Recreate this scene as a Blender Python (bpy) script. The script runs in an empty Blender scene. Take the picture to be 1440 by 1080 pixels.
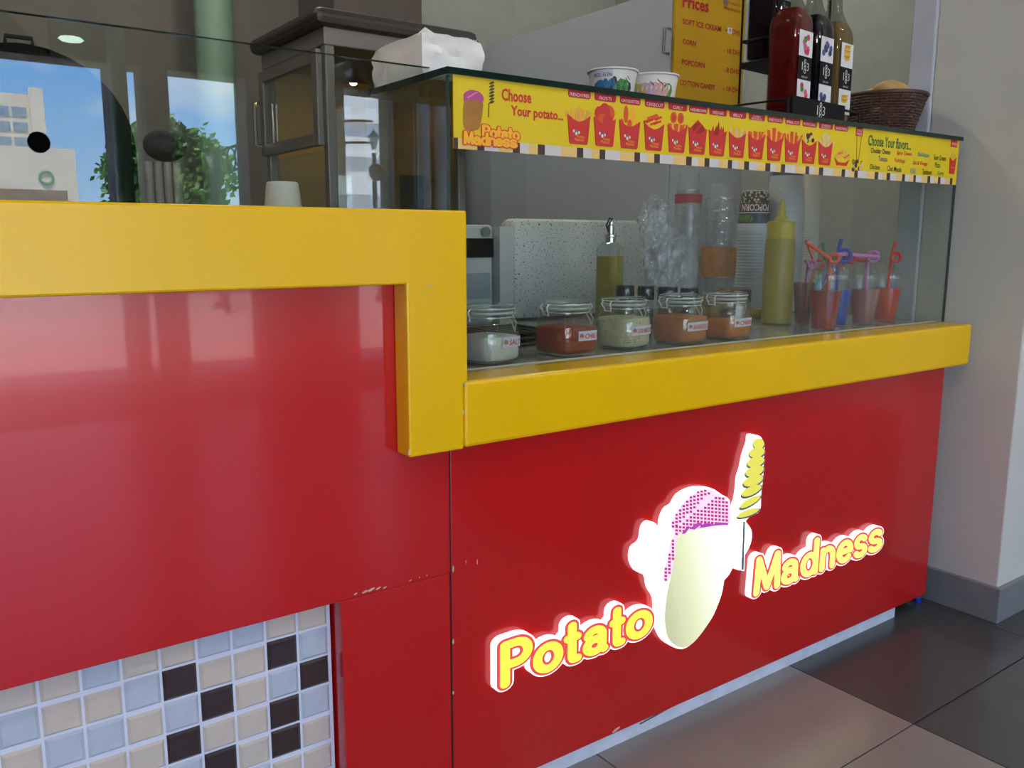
import bpy, bmesh, math, random
from mathutils import Vector, Matrix
random.seed(7)
SC = bpy.context.scene
COL = SC.collection
PI = math.pi

# ------------------------------------------------------------------ camera
FPX, YAW, PITCH, ROLL = 1209.2, 0.6277, -0.1681, 0.0019
CAM = Vector((-0.68916, -1.11592, 0.98555))
_f = Vector((math.sin(YAW)*math.cos(PITCH), math.cos(YAW)*math.cos(PITCH), math.sin(PITCH)))
_r0 = Vector((math.cos(YAW), -math.sin(YAW), 0)); _u0 = _r0.cross(_f)
_r = _r0*math.cos(ROLL)+_u0*math.sin(ROLL); _u = _u0*math.cos(ROLL)-_r0*math.sin(ROLL)
cd = bpy.data.cameras.new('camera'); cam = bpy.data.objects.new('camera', cd); COL.objects.link(cam)
cd.sensor_fit = 'HORIZONTAL'; cd.sensor_width = 36; cd.lens = FPX/1440*36; cd.clip_start = .01; cd.clip_end = 500
cam.matrix_world = Matrix(((_r.x, _u.x, -_f.x, CAM.x), (_r.y, _u.y, -_f.y, CAM.y), (_r.z, _u.z, -_f.z, CAM.z), (0, 0, 0, 1)))
SC.camera = cam

# ------------------------------------------------------------------ exposure, sky, sun
SC.view_settings.view_transform = 'Standard'; SC.view_settings.look = 'None'
SC.view_settings.gamma = 1; SC.view_settings.use_curve_mapping = False
SC.view_settings.exposure = -0.1
LAMP = 7.5
SC.cycles.max_bounces = 10; SC.cycles.diffuse_bounces = 5; SC.cycles.glossy_bounces = 5
SC.cycles.transmission_bounces = 8; SC.cycles.transparent_max_bounces = 40
SC.cycles.caustics_reflective = False; SC.cycles.caustics_refractive = False
SC.cycles.sample_clamp_indirect = 6; SC.cycles.sample_clamp_direct = 0
SC.cycles.use_denoising = True
W = bpy.data.worlds.new('sky'); SC.world = W; W.use_nodes = True
nt = W.node_tree; nt.nodes.clear()
def N(t, k, **kw):
    n = t.nodes.new(k)
    for a, v in kw.items(): setattr(n, a, v)
    return n
wo = N(nt, 'ShaderNodeOutputWorld'); bg = N(nt, 'ShaderNodeBackground')
tc = N(nt, 'ShaderNodeTexCoord'); sx = N(nt, 'ShaderNodeSeparateXYZ'); rp = N(nt, 'ShaderNodeValToRGB')
nz = N(nt, 'ShaderNodeTexNoise'); nz.inputs['Scale'].default_value = 5; nz.inputs['Detail'].default_value = 7
mp = N(nt, 'ShaderNodeMapping'); mp.inputs['Scale'].default_value = (1, 1, 2.6)
cr = N(nt, 'ShaderNodeValToRGB'); mx = N(nt, 'ShaderNodeMixRGB')
nt.links.new(tc.outputs['Generated'], sx.inputs[0]); nt.links.new(sx.outputs['Z'], rp.inputs[0])
rp.color_ramp.elements[0].color = (.52, .74, 1, 1); rp.color_ramp.elements[0].position = 0.0
rp.color_ramp.elements[1].color = (.13, .36, .92, 1); rp.color_ramp.elements[1].position = .55
e = rp.color_ramp.elements.new(.16); e.color = (.24, .52, 1, 1)
nt.links.new(tc.outputs['Generated'], mp.inputs[0]); nt.links.new(mp.outputs[0], nz.inputs[0]); nt.links.new(nz.outputs[0], cr.inputs[0])
cr.color_ramp.elements[0].position = .5; cr.color_ramp.elements[1].position = .74
nt.links.new(cr.outputs[0], mx.inputs[0]); nt.links.new(rp.outputs[0], mx.inputs[1]); mx.inputs[2].default_value = (.9, .95, 1, 1)
nt.links.new(mx.outputs[0], bg.inputs[0]); bg.inputs[1].default_value = 7.6
nt.links.new(bg.outputs[0], wo.inputs[0])
sd = bpy.data.lights.new('sun', 'SUN'); sd.energy = 34; sd.angle = .01; sd.color = (1, .93, .82)
so = bpy.data.objects.new('sun', sd); COL.objects.link(so); so.rotation_euler = Vector((.2, -.36, -.95)).to_track_quat('-Z', 'Y').to_euler()
# daylight portals in the openings of the arcade behind the camera
YW = -5.0
ROOM = (-4.2, 4.0, YW, 2.6, 0.0, 2.95)
OPEN = [(-3.9, -1.9), (-1.65, .62), (.72, .83), (.99, 1.52), (2.28, 2.70)]
LINT = 2.10
for a, b in OPEN:
    l = bpy.data.lights.new('window_portal', 'AREA'); l.shape = 'RECTANGLE'; l.size = b-a; l.size_y = LINT; l.cycles.is_portal = True
    o = bpy.data.objects.new('window_portal', l); COL.objects.link(o); o.location = ((a+b)/2, YW-.12, LINT/2); o.rotation_euler = (PI/2, 0, 0)

# ------------------------------------------------------------------ helpers
def ray(px, py): return _f+_r*((px-720)/FPX)+_u*((540-py)/FPX)
def at(px, py, ax, val):
    d = ray(px, py); i = 'xyz'.index(ax); return CAM+d*((val-CAM[i])/d[i])
def mpp(P): return (Vector(P)-CAM).dot(_f)/FPX
GL = .08                                   # plane of the tall glass screen
def refl(px, py, D):                       # where a thing mirrored in that screen really stands (D metres behind)
    d = ray(px, py); q = CAM+d*((GL-CAM.y)/d.y); d2 = Vector((d.x, -d.y, d.z)); return q+d2*((-D-GL)/d2.y)
def lin(c):
    if isinstance(c, str): c = [int(c[i:i+2], 16)/255 for i in (0, 2, 4)]
    return tuple(x/12.92 if x <= .04045 else ((x+.055)/1.055)**2.4 for x in c)
def mat(name, color, rough=.5, metal=0, spec=.5, var=.06, scale=14, bump=0, bscale=60, emit=0, ecol=None, coat=0, trans=0):
    m = bpy.data.materials.new(name); m.use_nodes = True; t = m.node_tree; p = t.nodes['Principled BSDF']
    c = lin(color)
    p.inputs['Roughness'].default_value = rough; p.inputs['Metallic'].default_value = metal
    p.inputs['Specular IOR Level'].default_value = spec; p.inputs['Coat Weight'].default_value = coat
    p.inputs['Transmission Weight'].default_value = trans
    co = N(t, 'ShaderNodeTexCoord')
    if var:
        z = N(t, 'ShaderNodeTexNoise'); z.inputs['Scale'].default_value = scale; z.inputs['Detail'].default_value = 5
        r = N(t, 'ShaderNodeValToRGB'); t.links.new(co.outputs['Object'], z.inputs[0]); t.links.new(z.outputs[0], r.inputs[0])
        r.color_ramp.elements[0].position = .3; r.color_ramp.elements[1].position = .7
        r.color_ramp.elements[0].color = (*[x*(1-var) for x in c], 1); r.color_ramp.elements[1].color = (*[min(1, x*(1+var)) for x in c], 1)
        t.links.new(r.outputs[0], p.inputs['Base Color'])
    else: p.inputs['Base Color'].default_value = (*c, 1)
    if bump:
        z = N(t, 'ShaderNodeTexNoise'); z.inputs['Scale'].default_value = bscale; z.inputs['Detail'].default_value = 3
        b = N(t, 'ShaderNodeBump'); b.inputs['Strength'].default_value = bump; b.inputs['Distance'].default_value = .01
        t.links.new(co.outputs['Object'], z.inputs[0]); t.links.new(z.outputs[0], b.inputs['Height']); t.links.new(b.outputs[0], p.inputs['Normal'])
    if emit:
        p.inputs['Emission Color'].default_value = (*lin(ecol or color), 1); p.inputs['Emission Strength'].default_value = emit
    return m
def glass(name, tint='ffffff', f0=.04, rough=0.0, milk=0, milkcol='ffffff', bump=0, bscale=30):
    """clear pane / bottle glass: what is behind it shows through, tinted, and both faces mirror (Schlick)"""
    m = bpy.data.materials.new(name); m.use_nodes = True; t = m.node_tree; t.nodes.clear()
    out = N(t, 'ShaderNodeOutputMaterial'); mixs = N(t, 'ShaderNodeMixShader'); tr = N(t, 'ShaderNodeBsdfTransparent'); gl = N(t, 'ShaderNodeBsdfGlossy')
    lw = N(t, 'ShaderNodeLayerWeight'); lw.inputs[0].default_value = .5
    pw = N(t, 'ShaderNodeMath', operation='POWER'); pw.inputs[1].default_value = 5
    ma = N(t, 'ShaderNodeMath', operation='MULTIPLY_ADD'); ma.inputs[1].default_value = 1-f0; ma.inputs[2].default_value = f0
    t.links.new(lw.outputs['Facing'], pw.inputs[0]); t.links.new(pw.outputs[0], ma.inputs[0]); t.links.new(ma.outputs[0], mixs.inputs[0])
    tr.inputs[0].default_value = (*lin(tint), 1); gl.inputs['Roughness'].default_value = rough; gl.inputs[0].default_value = (1, 1, 1, 1)
    src = tr.outputs[0]
    if bump:
        co = N(t, 'ShaderNodeTexCoord'); z = N(t, 'ShaderNodeTexNoise'); z.inputs['Scale'].default_value = bscale; z.inputs['Detail'].default_value = 4
        b = N(t, 'ShaderNodeBump'); b.inputs['Strength'].default_value = bump; b.inputs['Distance'].default_value = .02
        t.links.new(co.outputs['Object'], z.inputs[0]); t.links.new(z.outputs[0], b.inputs['Height']); t.links.new(b.outputs[0], gl.inputs['Normal']); t.links.new(b.outputs[0], lw.inputs['Normal'])
    if milk:
        df = N(t, 'ShaderNodeBsdfDiffuse'); df.inputs[0].default_value = (*lin(milkcol), 1); m2 = N(t, 'ShaderNodeMixShader'); m2.inputs[0].default_value = milk
        t.links.new(tr.outputs[0], m2.inputs[1]); t.links.new(df.outputs[0], m2.inputs[2]); src = m2.outputs[0]
    t.links.new(src, mixs.inputs[1]); t.links.new(gl.outputs[0], mixs.inputs[2]); t.links.new(mixs.outputs[0], out.inputs[0])
    return m

class B:
    """collects faces; obj() links them as ONE mesh object"""
    def __init__(s): s.v = []; s.f = []; s.m = []
    def add(s, vs, fs, m=0):
        n = len(s.v); s.v += [tuple(v) for v in vs]; s.f += [tuple(i+n for i in f) for f in fs]; s.m += [m]*len(fs); return s
    def box(s, x0, x1, y0, y1, z0, z1, m=0, ch=0):
        if ch:
            return s.cbox(x0, x1, y0, y1, z0, z1, ch, m)
        v = [(x, y, z) for z in (z0, z1) for y in (y0, y1) for x in (x0, x1)]
        return s.add(v, [(0, 2, 3, 1), (4, 5, 7, 6), (0, 1, 5, 4), (2, 6, 7, 3), (0, 4, 6, 2), (1, 3, 7, 5)], m)
    def cbox(s, x0, x1, y0, y1, z0, z1, c, m=0):
        bm = bmesh.new(); bmesh.ops.create_cube(bm, size=1)
        for v in bm.verts: v.co = ((x0+x1)/2+v.co.x*(x1-x0), (y0+y1)/2+v.co.y*(y1-y0), (z0+z1)/2+v.co.z*(z1-z0))
        bmesh.ops.bevel(bm, geom=bm.edges[:], offset=c, segments=2, affect='EDGES', profile=.5)
        bm.verts.index_update(); s.add([v.co[:] for v in bm.verts], [[v.index for v in f.verts] for f in bm.faces], m); bm.free(); return s
    def lathe(s, prof, c=(0, 0, 0), seg=28, n=2, rot=0, m=0, caps=True, sx=1, sy=1):
        vs = []; fs = []
        for r, z in prof:
            for i in range(seg):
                a = 2*PI*i/seg; ca, sa = math.cos(a), math.sin(a); k = 1
                if n != 2: k = (abs(ca)**n+abs(sa)**n)**(-1/n)
                x, y = r*k*ca*sx, r*k*sa*sy
                vs.append((c[0]+x*math.cos(rot)-y*math.sin(rot), c[1]+x*math.sin(rot)+y*math.cos(rot), c[2]+z))
        for j in range(len(prof)-1):
            for i in range(seg):
                i2 = (i+1) % seg; fs.append((j*seg+i, j*seg+i2, (j+1)*seg+i2, (j+1)*seg+i))
        if caps:
            if prof[0][0] > 1e-5: fs.append(tuple(range(seg-1, -1, -1)))
            if prof[-1][0] > 1e-5: fs.append(tuple((len(prof)-1)*seg+i for i in range(seg)))
        return s.add(vs, fs, m)
    def tube(s, pts, r, seg=8, m=0, closed=False):
        pts = [Vector(p) for p in pts]; n = len(pts); vs = []; fs = []; up = None
        for i in range(n):
            a = pts[i-1] if (i or closed) else pts[i]; b = pts[(i+1) % n] if (i < n-1 or closed) else pts[i]
            t = (b-a).normalized()
            if up is None: up = t.orthogonal().normalized()
            up = (up-t*up.dot(t)); up = up.normalized() if up.length > 1e-6 else t.orthogonal().normalized()
            w = t.cross(up); rr = r[i] if isinstance(r, (list, tuple)) else r
            for k in range(seg):
                q = 2*PI*k/seg; vs.append(pts[i]+(up*math.cos(q)+w*math.sin(q))*rr)
        for i in range(n if closed else n-1):
            j = (i+1) % n
            for k in range(seg): k2 = (k+1) % seg; fs.append((i*seg+k, i*seg+k2, j*seg+k2, j*seg+k))
        if not closed: fs += [tuple(range(seg-1, -1, -1)), tuple((n-1)*seg+k for k in range(seg))]
        return s.add(vs, fs, m)
    def prism(s, pts, y0, y1, m=0, ms=None):
        """polygon given as (x, z), extruded from y0 (front) to y1 (back)"""
        n = len(pts); ar = sum(pts[i][0]*pts[(i+1) % n][1]-pts[(i+1) % n][0]*pts[i][1] for i in range(n))
        if ar < 0: pts = pts[::-1]
        vs = [(x, y0, z) for x, z in pts]+[(x, y1, z) for x, z in pts]
        s.add(vs, [tuple(range(n)), tuple(range(2*n-1, n-1, -1))], m)
        k = len(s.v)-2*n
        for i in range(n): s.f.append((k+i, k+n+i, k+n+(i+1) % n, k+(i+1) % n)); s.m.append(m if ms is None else ms)
        return s
    def plane(s, pts3, m=0): return s.add(pts3, [tuple(range(len(pts3)))], m)
    def sphere(s, c, r, seg=16, rings=10, m=0, sc=(1, 1, 1)):
        vs = []; fs = []
        for j in range(rings+1):
            p = PI*j/rings
            for i in range(seg): a = 2*PI*i/seg; vs.append((c[0]+r*sc[0]*math.sin(p)*math.cos(a), c[1]+r*sc[1]*math.sin(p)*math.sin(a), c[2]+r*sc[2]*math.cos(p)))
        for j in range(rings):
            for i in range(seg): fs.append((j*seg+i, (j+1)*seg+i, (j+1)*seg+(i+1) % seg, j*seg+(i+1) % seg))
        return s.add(vs, fs, m)
    def obj(s, name, mats, parent=None, smooth=True, bevel=0):
        me = bpy.data.meshes.new(name); me.from_pydata(s.v, [], s.f)
        for m in (mats if isinstance(mats, (list, tuple)) else [mats]): me.materials.append(m)
        me.polygons.foreach_set('material_index', s.m)
        if smooth:
            me.polygons.foreach_set('use_smooth', [True]*len(s.f)); me.update(); me.set_sharp_from_angle(angle=.6)
        o = bpy.data.objects.new(name, me); COL.objects.link(o)
        if parent is not None: par(o, parent)
        if bevel:
            b = o.modifiers.new('bevel', 'BEVEL'); b.width = bevel; b.segments = 2; b.limit_method = 'ANGLE'; b.angle_limit = .7
        return o
def origin(o):                                    # world position of an unrotated chain
    p = Vector((0, 0, 0))
    while o is not None: p += o.location+ (o.matrix_parent_inverse.translation if o.parent else Vector((0, 0, 0))); o = o.parent
    return p
def par(o, parent):
    o.parent = parent; o.matrix_parent_inverse = Matrix.Translation(-origin(parent))
def tag(o, label=None, cat=None, group=None, kind=None):
    if label: o['label'] = label
    if cat: o['category'] = cat
    if group: o['group'] = group
    if kind: o['kind'] = kind
    return o
def thing(name, label, cat, loc=(0, 0, 0), group=None):
    o = bpy.data.objects.new(name, None); o.empty_display_size = .05; COL.objects.link(o); o.location = loc; return tag(o, label, cat, group)
def copy_tree(o, parent=None):
    c = o.copy(); COL.objects.link(c)
    if parent is not None: c.parent = parent
    for ch in list(o.children): copy_tree(ch, c)
    return c
_tc = {}
def glyphs(s, bold=0, shear=0):
    k = (s, bold, shear)
    if k not in _tc:
        c = bpy.data.curves.new('t', 'FONT'); c.body = s; c.resolution_u = 2; c.offset = bold; c.shear = shear; c.fill_mode = 'FRONT'
        o = bpy.data.objects.new('t', c); me = bpy.data.meshes.new_from_object(o)
        _tc[k] = ([v.co.copy() for v in me.vertices], [tuple(p.vertices) for p in me.polygons])
        bpy.data.objects.remove(o); bpy.data.meshes.remove(me); bpy.data.curves.remove(c)
    return _tc[k]
def text(b, s, O, w=None, h=None, U=(1, 0, 0), V=(0, 0, 1), m=0, bold=.0, shear=0, center=True, off=0):
    """letters laid on a plane through O, u along U, v along V; w/h fit the box"""
    vs, fs = glyphs(s, bold, shear)
    if not vs: return b
    x0 = min(v.x for v in vs); x1 = max(v.x for v in vs); y0 = min(v.y for v in vs); y1 = max(v.y for v in vs)
    kh = h/(y1-y0) if h else None; kw = w/(x1-x0) if w else None
    kh = kh or kw; kw = kw or kh
    U, V, O = Vector(U), Vector(V), Vector(O); nrm = U.cross(V).normalized()
    cx, cy = ((x0+x1)/2, (y0+y1)/2) if center else (x0, y0)
    return b.add([O+U*((v.x-cx)*kw)+V*((v.y-cy)*kh)+nrm*off for v in vs], fs, m)

# ------------------------------------------------------------------ materials
RED = mat('red_lacquer', 'c01315', .21, var=.03, scale=3, bump=.012, bscale=9, coat=.35)
YEL = mat('yellow_lacquer', 'eabb00', .25, spec=.35, var=.03, scale=3, bump=.02, bscale=9)
WHT = mat('white_paint', 'd6d6d4', .5)
PLIN = mat('white_laminate', 'dcdfe6', .45, var=.1, scale=30)
DARKGAP = mat('dark_gap', '2a0d0c', .8)
SCUFF = mat('bare_board', 'cbb9a4', .8)
STEEL = mat('steel', 'a7a8a6', .28, metal=1, bump=.02, bscale=200)
CHROME = mat('chrome', 'd8d8d8', .12, metal=1, var=0)
ALU = mat('brushed_aluminium', '8f8b84', .4, metal=.7)
BLACK = mat('black_plastic', '0c0c0c', .6, spec=.2)
BLKM = mat('black_metal', '0e0e10', .55, spec=.25)
WALLB = mat('beige_plaster', 'a8aca4', .85, bump=.02)
WALLT = mat('taupe_plaster', '6f6a61', .85)
WALLD = mat('dark_brown_panel', '544c46', .8)
WALLR = mat('warm_white_plaster', 'cbcac3', .8, var=.03, scale=4)
TRIMM = mat('pale_blue_trim', 'bcc2cf', .5)
GREYB = mat('grey_skirting', '7d7f81', .4)
CEIL = mat('ceiling_white', 'c9c9c4', .9)
PANE = glass('pane_glass', 'f4f8f6', .05)
PANE2 = glass('case_glass', 'f7faf8', .04)
EDGE = mat('green_glass_edge', '0a251e', .15, var=.1)
JARG = glass('jar_glass', 'f1f6f3', .10)
CLEARP = glass('clear_plastic', 'f8f9f9', .06, milk=.02)
FILM = glass('clear_film', 'f6f7f8', .16, rough=.15, milk=.22, milkcol='e6e8ec', bump=.9, bscale=38)

# ------------------------------------------------------------------ setting
def structure(o): o['kind'] = 'structure'; return o
x0, x1, y0, y1, z0, z1 = ROOM
# floor: grout bed with every slab a piece of its own
GROUT = mat('grout', '4a4643', .9)
structure(B().box(x0, x1, YW-.3, y1, -.06, -.004).obj('floor', GROUT, smooth=False)); floor = bpy.data.objects['floor']
TL = mat('light_floor_slab', '868280', .22, var=.07, scale=5, bump=.004, bscale=120)
TD = mat('dark_floor_slab', '474849', .22, var=.07, scale=5, bump=.004, bscale=120)
XJ, YJ, P = .940, -.283, .6
tl = [B().box(.0015, P-.0015, .0015, P-.0015, -.004, 0).obj('floor_tile', m, smooth=False, bevel=.001) for m in (TL, TD)]
first = [True, True]
for i in range(-6, 5):
    for j in range(-6, 3):
        xx = XJ+i*P; yy = YJ+j*P
        if xx < -3.3 or xx+P > x1 or yy > 1.2: continue
        k = 0 if xx < XJ-.1 else 1
        if first[k]: o = tl[k]; first[k] = False
        else: o = tl[k].copy(); COL.objects.link(o)
        o.parent = floor; o.location = (xx, yy, 0)
structure(B().box(x0, x1, YW-.3, y1+.1, z1, z1+.1).obj('ceiling', CEIL, smooth=False))
xb = at(592, 20, 'y', y1).x
structure(B().box(x0, xb, y1, y1+.1, 0, z1, 0).box(xb, x1, y1, y1+.1, 0, z1, 1).obj('wall_back', [WALLT, WALLB], smooth=False))
structure(B().box(x0-.1, x0, YW-.3, y1, 0, z1).obj('wall_left', WALLT, smooth=False))
b = B(); edges = [x0]+[v for o_ in OPEN for v in o_]+[x1]
for i in range(0, len(edges), 2): b.box(edges[i], edges[i+1], YW-.25, YW, 0, z1)
for a, c in OPEN: b.box(a, c, YW-.25, YW, LINT, z1)
structure(b.obj('wall_front', WALLT, smooth=False))
XP, YP = 1.573, -.147
structure(B().box(XP, x1, YP, .135, 0, z1).box(2.7, x1, .135, y1, 0, z1, 1).box(x1-.05, x1, YW, YP, 0, z1).obj('wall_right', [WALLR, WALLB], smooth=False, bevel=.004))
structure(B().box(XP-.012, x1-.06, YP-.012, .1, 0, .0945).obj('baseboard_right', GREYB, smooth=False, bevel=.002))
structure(B().box(XP-.004, XP+.1, .135, .205, 0, z1).obj('trim_1', TRIMM, smooth=False, bevel=.006))
xa = at(470, 20, 'y', 1.7).x; xb2 = at(593, 20, 'y', 1.7).x
structure(B().box(xa, xb2, 1.7, 2.0, 0, z1).obj('trim_2', WALLD, smooth=False))
g = at(300, 20, 'y', 2.3)
GRN = mat('green_wash_tint', '7f9d84', .5)  # green lamp wash put into the colour of the columns
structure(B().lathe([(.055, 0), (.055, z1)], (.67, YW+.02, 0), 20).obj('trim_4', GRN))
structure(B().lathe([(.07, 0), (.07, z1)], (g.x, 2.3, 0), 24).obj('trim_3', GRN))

# ------------------------------------------------------------------ tall counter (left)
ZT, ZB, D = 1.025, .9206, -.039
XC0, XC1, ZC = -.0925, .010, .668
XL = -2.6
t = thing('tall_counter', 'tall red counter with wide yellow border and mosaic tile inset, left of the frame', 'counter', (-1, .1, 0))
zt = .4565; xt = -.190
b = B().box(XL, 0, 0, .25, zt, ZB+.05).box(xt, -.0012, 0, .25, .0435, zt).box(XL, 0, .05, .25, .0, zt)
b.obj('red_panel', RED, t, smooth=False, bevel=.0015)
tag(B().prism([(XL, ZT), (XC1, ZT), (XC1, ZC+.103), (XC1-.008, ZC+.1), (XC1-.008, ZC), (XC0, ZC), (XC0, ZB), (XL, ZB)], D, .0).box(XL, XC1, .0, .3, ZT-.05, ZT).obj('yellow_border', YEL, t, smooth=False, bevel=.003), 'yellow lacquered border with a short leg at its right end')
tag(B().box(XL, 0, .02, .05, 0, .0435).obj('plinth', PLIN, t, smooth=False), 'white kick board')
# mosaic: white bed, each tile a piece
GRT = mat('tile_bed', 'd9dcec', .4, var=.03)
bed = B().box(XL, xt-.004, .034, .05, .0435, zt+.01).obj('tile_bed', GRT, t, smooth=False)
CT = {'b': mat('beige_tile', 'c9bdb2', .25, var=.05, scale=40), 'u': mat('pale_blue_tile', 'b7c0cf', .25, var=.05, scale=40), 'k': mat('brown_tile', '3b2d2e', .3, var=.08, scale=40)}
def tilepiece(w, h, m):
    b = B(); c = .004
    v = [(0, 0, 0), (w, 0, 0), (w, 0, h), (0, 0, h), (c, -.003, c), (w-c, -.003, c), (w-c, -.003, h-c), (c, -.003, h-c)]
    return b.add(v, [(4, 5, 6, 7), (0, 1, 5, 4), (1, 2, 6, 5), (2, 3, 7, 6), (3, 0, 4, 7)]).obj('tile', m, smooth=False)
PX, PZ = .0483, .0470
cols = ['bubkubb', 'bkukkbu', 'ubbbbuk', 'ubkbkbb', 'bkukuub', 'bububbu', 'ubbbbub', 'bbbuubb', 'bubbbuk', 'ubbubbb', 'bbkubbu', 'bukbubb', 'ububkbb']
cols[0] = 'bukubbub'; cols[1] = 'bkukkbub'; cols[2] = 'ubbbbukb'; cols[3] = 'ubkbkbub'; cols[4] = 'bkukubbk'; cols[5] = 'bubbubub'; cols[6] = 'ububbbub'; cols[7] = 'bbubbbub'
proto = {k: tilepiece(PX-.0035, PZ-.0035, m) for k, m in CT.items()}; used = set()
XR = -.196; Z1 = .4115
for ci in range(13):
    for ri in range(8):
        k = cols[ci][ri % len(cols[ci])]
        if k in used: o = proto[k].copy(); COL.objects.link(o)
        else: o = proto[k]; used.add(k)
        o.location = (XR-(ci+1)*PX, .034, Z1-(ri-1)*PZ-PZ); par(o, t)
        if ri == 0: o.scale = (1, 1, .92)
for k in proto:
    if k not in used: bpy.data.objects.remove(proto[k])
# scuffs along the joint of the lower panel
b = B()
for (u, v, w, h) in [(500, 835, 6, 2), (513, 832, 9, 2.5), (522, 829, 10, 3), (532, 827, 7, 2), (541, 826, 5, 1.5), (577, 816, 3, 1), (590, 812, 2, 1), (600, 809, 2, 1), (637, 800, 2, 9), (637, 902, 3, 7), (637, 974, 2, 5), (671, 790, 1.4, 7), (866, 1026, 13, 3.5), (655, 790, 1, 5)]:
    p = at(u, v, 'y', 0); s_ = mpp(p); r_ = random.uniform(.8, 1.2)
    b.prism([(p.x+w*s_*r_*math.cos(q)*.6*random.uniform(.7, 1.2), p.z+w*s_*.25*math.cos(q)*.6+h*s_*math.sin(q)*.55) for q in [k*PI/4 for k in range(8)]], -.0009, -.0002)
b.obj('scuff_marks', SCUFF, t, smooth=False)
b = B().box(-.0014, .0012, -.0004, .03, .0435, .7)
b.obj('panel_gap', DARKGAP, t, smooth=False)
b = B()
for (u, v, w, h) in [(575, 636, 3, 9), (651, 580, 2.4, 8), (654, 540, 3, 4), (605, 400, 8, 2)]:
    p = at(u, v, 'y', D); s_ = mpp(p)
    b.prism([(p.x+w*s_*.6*math.cos(q)*random.uniform(.7, 1.2), p.z+h*s_*.6*math.sin(q)*random.uniform(.7, 1.2)) for q in [k*PI/4 for k in range(8)]], D-.0008, D-.0002)
b.obj('chipped_paint', SCUFF, t, smooth=False)

# ------------------------------------------------------------------ low counter (right)
WC, ZLT, ZLB = 1.495, .772, .669
t = thing('low_counter', 'low red counter with yellow ledge carrying the glass case', 'counter', (.75, .3, 0))
tag(B().box(.0012, WC, 0, .05, .0435, ZLB+.04).box(WC-.03, WC, .05, .79, .0435, ZLB+.04).obj('red_panel', RED, t, smooth=False, bevel=.0015), 'plain red front panel')
tag(B().cbox(.0035, 1.538, D, .056, ZLB, ZLT, .006).obj('yellow_ledge', YEL, t, smooth=False), 'deep yellow ledge along the top')
B().box(.05, 1.385, .02, .045, 0, .0435).box(1.36, 1.385, .045, .78, 0, .0435).obj('plinth', PLIN, t, smooth=False)
CTOP = mat('grey_worktop', '8d9290', .12, var=.05, scale=20)
tag(B().box(.012, 1.538, .056, .325, ZLB+.06, ZLT-.001).box(.245, 1.538, .325, .79, ZLB+.06, ZLT-.001).obj('worktop', CTOP, t, smooth=False), 'grey polished worktop')
tag(B().box(.012, 1.535, .056, .0595, ZLT-.004, ZLT+.0015).obj('sealant_line', WHT, t, smooth=False), 'white sealant line')
tag(B().tube([(at(u, v, 'y', .019).x, .0185, at(u, v, 'y', .019).z) for u, v in [(900, 1018), (960, 985), (1010, 962), (1060, 938), (1120, 910), (1180, 883), (1225, 862)]], .0014, 5).obj('peeling_strip', mat('grey_strip', '6f6b68', .8), t), 'loose grey strip on the kick board')
p = at(1290, 846, 'z', 0)
tag(B().lathe([(.008, 0), (.0095, .003), (.0095, .012), (.006, .015)], (p.x, p.y, 0), 14).obj('blue_scrap', mat('blue_plastic', '1d3fb0', .4)), 'small blue plastic scrap on the floor at the right end of the low counter', 'litter')

# ------------------------------------------------------------------ lit sign letters: stroke glyphs with a white box, red rim and yellow face
LWHT = mat('lit_acrylic_white', 'ffffff', .4, var=0, emit=1.0, ecol='fff2f9')
LRED = mat('lit_vinyl_red', 'd83a3e', .4, var=0, emit=.55, ecol='e8555a')
LYEL = mat('lit_vinyl_yellow', 'ffe84a', .4, var=0, emit=.8, ecol='fbe94d')
LYEL2 = mat('lit_vinyl_pale_yellow', 'ffec6a', .4, var=0, emit=.95, ecol='ffef7a')
def arc(cx, cy, rx, ry, a0, a1, n=14): return [(cx+rx*math.cos(math.radians(a0+(a1-a0)*i/n)), cy+ry*math.sin(math.radians(a0+(a1-a0)*i/n))) for i in range(n+1)]
GLY = {   # centre lines in a 1-wide box; x-height .6, cap height 1
    'P': [[(0, 0), (0, 1)], [(0, 1), (.5, 1)]+arc(.5, .74, .5, .26, 90, -90)+[(.5, .48), (0, .48)]],
    'o': [arc(.5, .3, .5, .3, 0, 360, 24)],
    't': [[(.4, .92), (.4, .12)]+arc(.62, .12, .22, .12, 180, 270, 5)+[(.95, 0)], [(0, .6), (.9, .6)]],
    'a': [arc(.45, .42, .42, .18, 165, 0, 10)+[(.87, .05), (.98, 0)], arc(.43, .17, .43, .17, 0, 360, 20)],
    'M': [[(0, 0), (.06, 1), (.5, .08), (.94, 1), (1, 0)]],
    'd': [arc(.45, .3, .45, .3, 0, 360, 22), [(.92, 1), (.92, 0)]],
    'n': [[(0, 0), (0, .6)], [(0, .35)]+arc(.5, .35, .5, .25, 180, 0, 12)+[(1, 0)]],
    'e': [[(0, .32), (1, .32)]+arc(.5, .31, .5, .29, 0, 315, 22)],
    's': [arc(.5, .445, .46, .155, 25, 270, 14)+arc(.5, .145, .5, .145, 90, -155, 14)[0:]],
}
DEP = .014
def stroke(b, lines, r, y0, y1, m, sx=1.4):
    cnt = 0
    for ln in lines:
        for (ax, az), (bx, bz) in zip(ln[:-1], ln[1:]):
            cnt += 1; yk = y0-cnt*3e-6
            ax_, bx_ = ax/sx, bx/sx; a = math.atan2(bz-az, bx_-ax_); k = 7
            pts = [(sx*(bx_+r*math.cos(a-PI/2+PI*i/k)), bz+r*math.sin(a-PI/2+PI*i/k)) for i in range(k+1)]+[(sx*(ax_+r*math.cos(a+PI/2+PI*i/k)), az+r*math.sin(a+PI/2+PI*i/k)) for i in range(k+1)]
            b.prism(pts, yk, y1, m)
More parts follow.
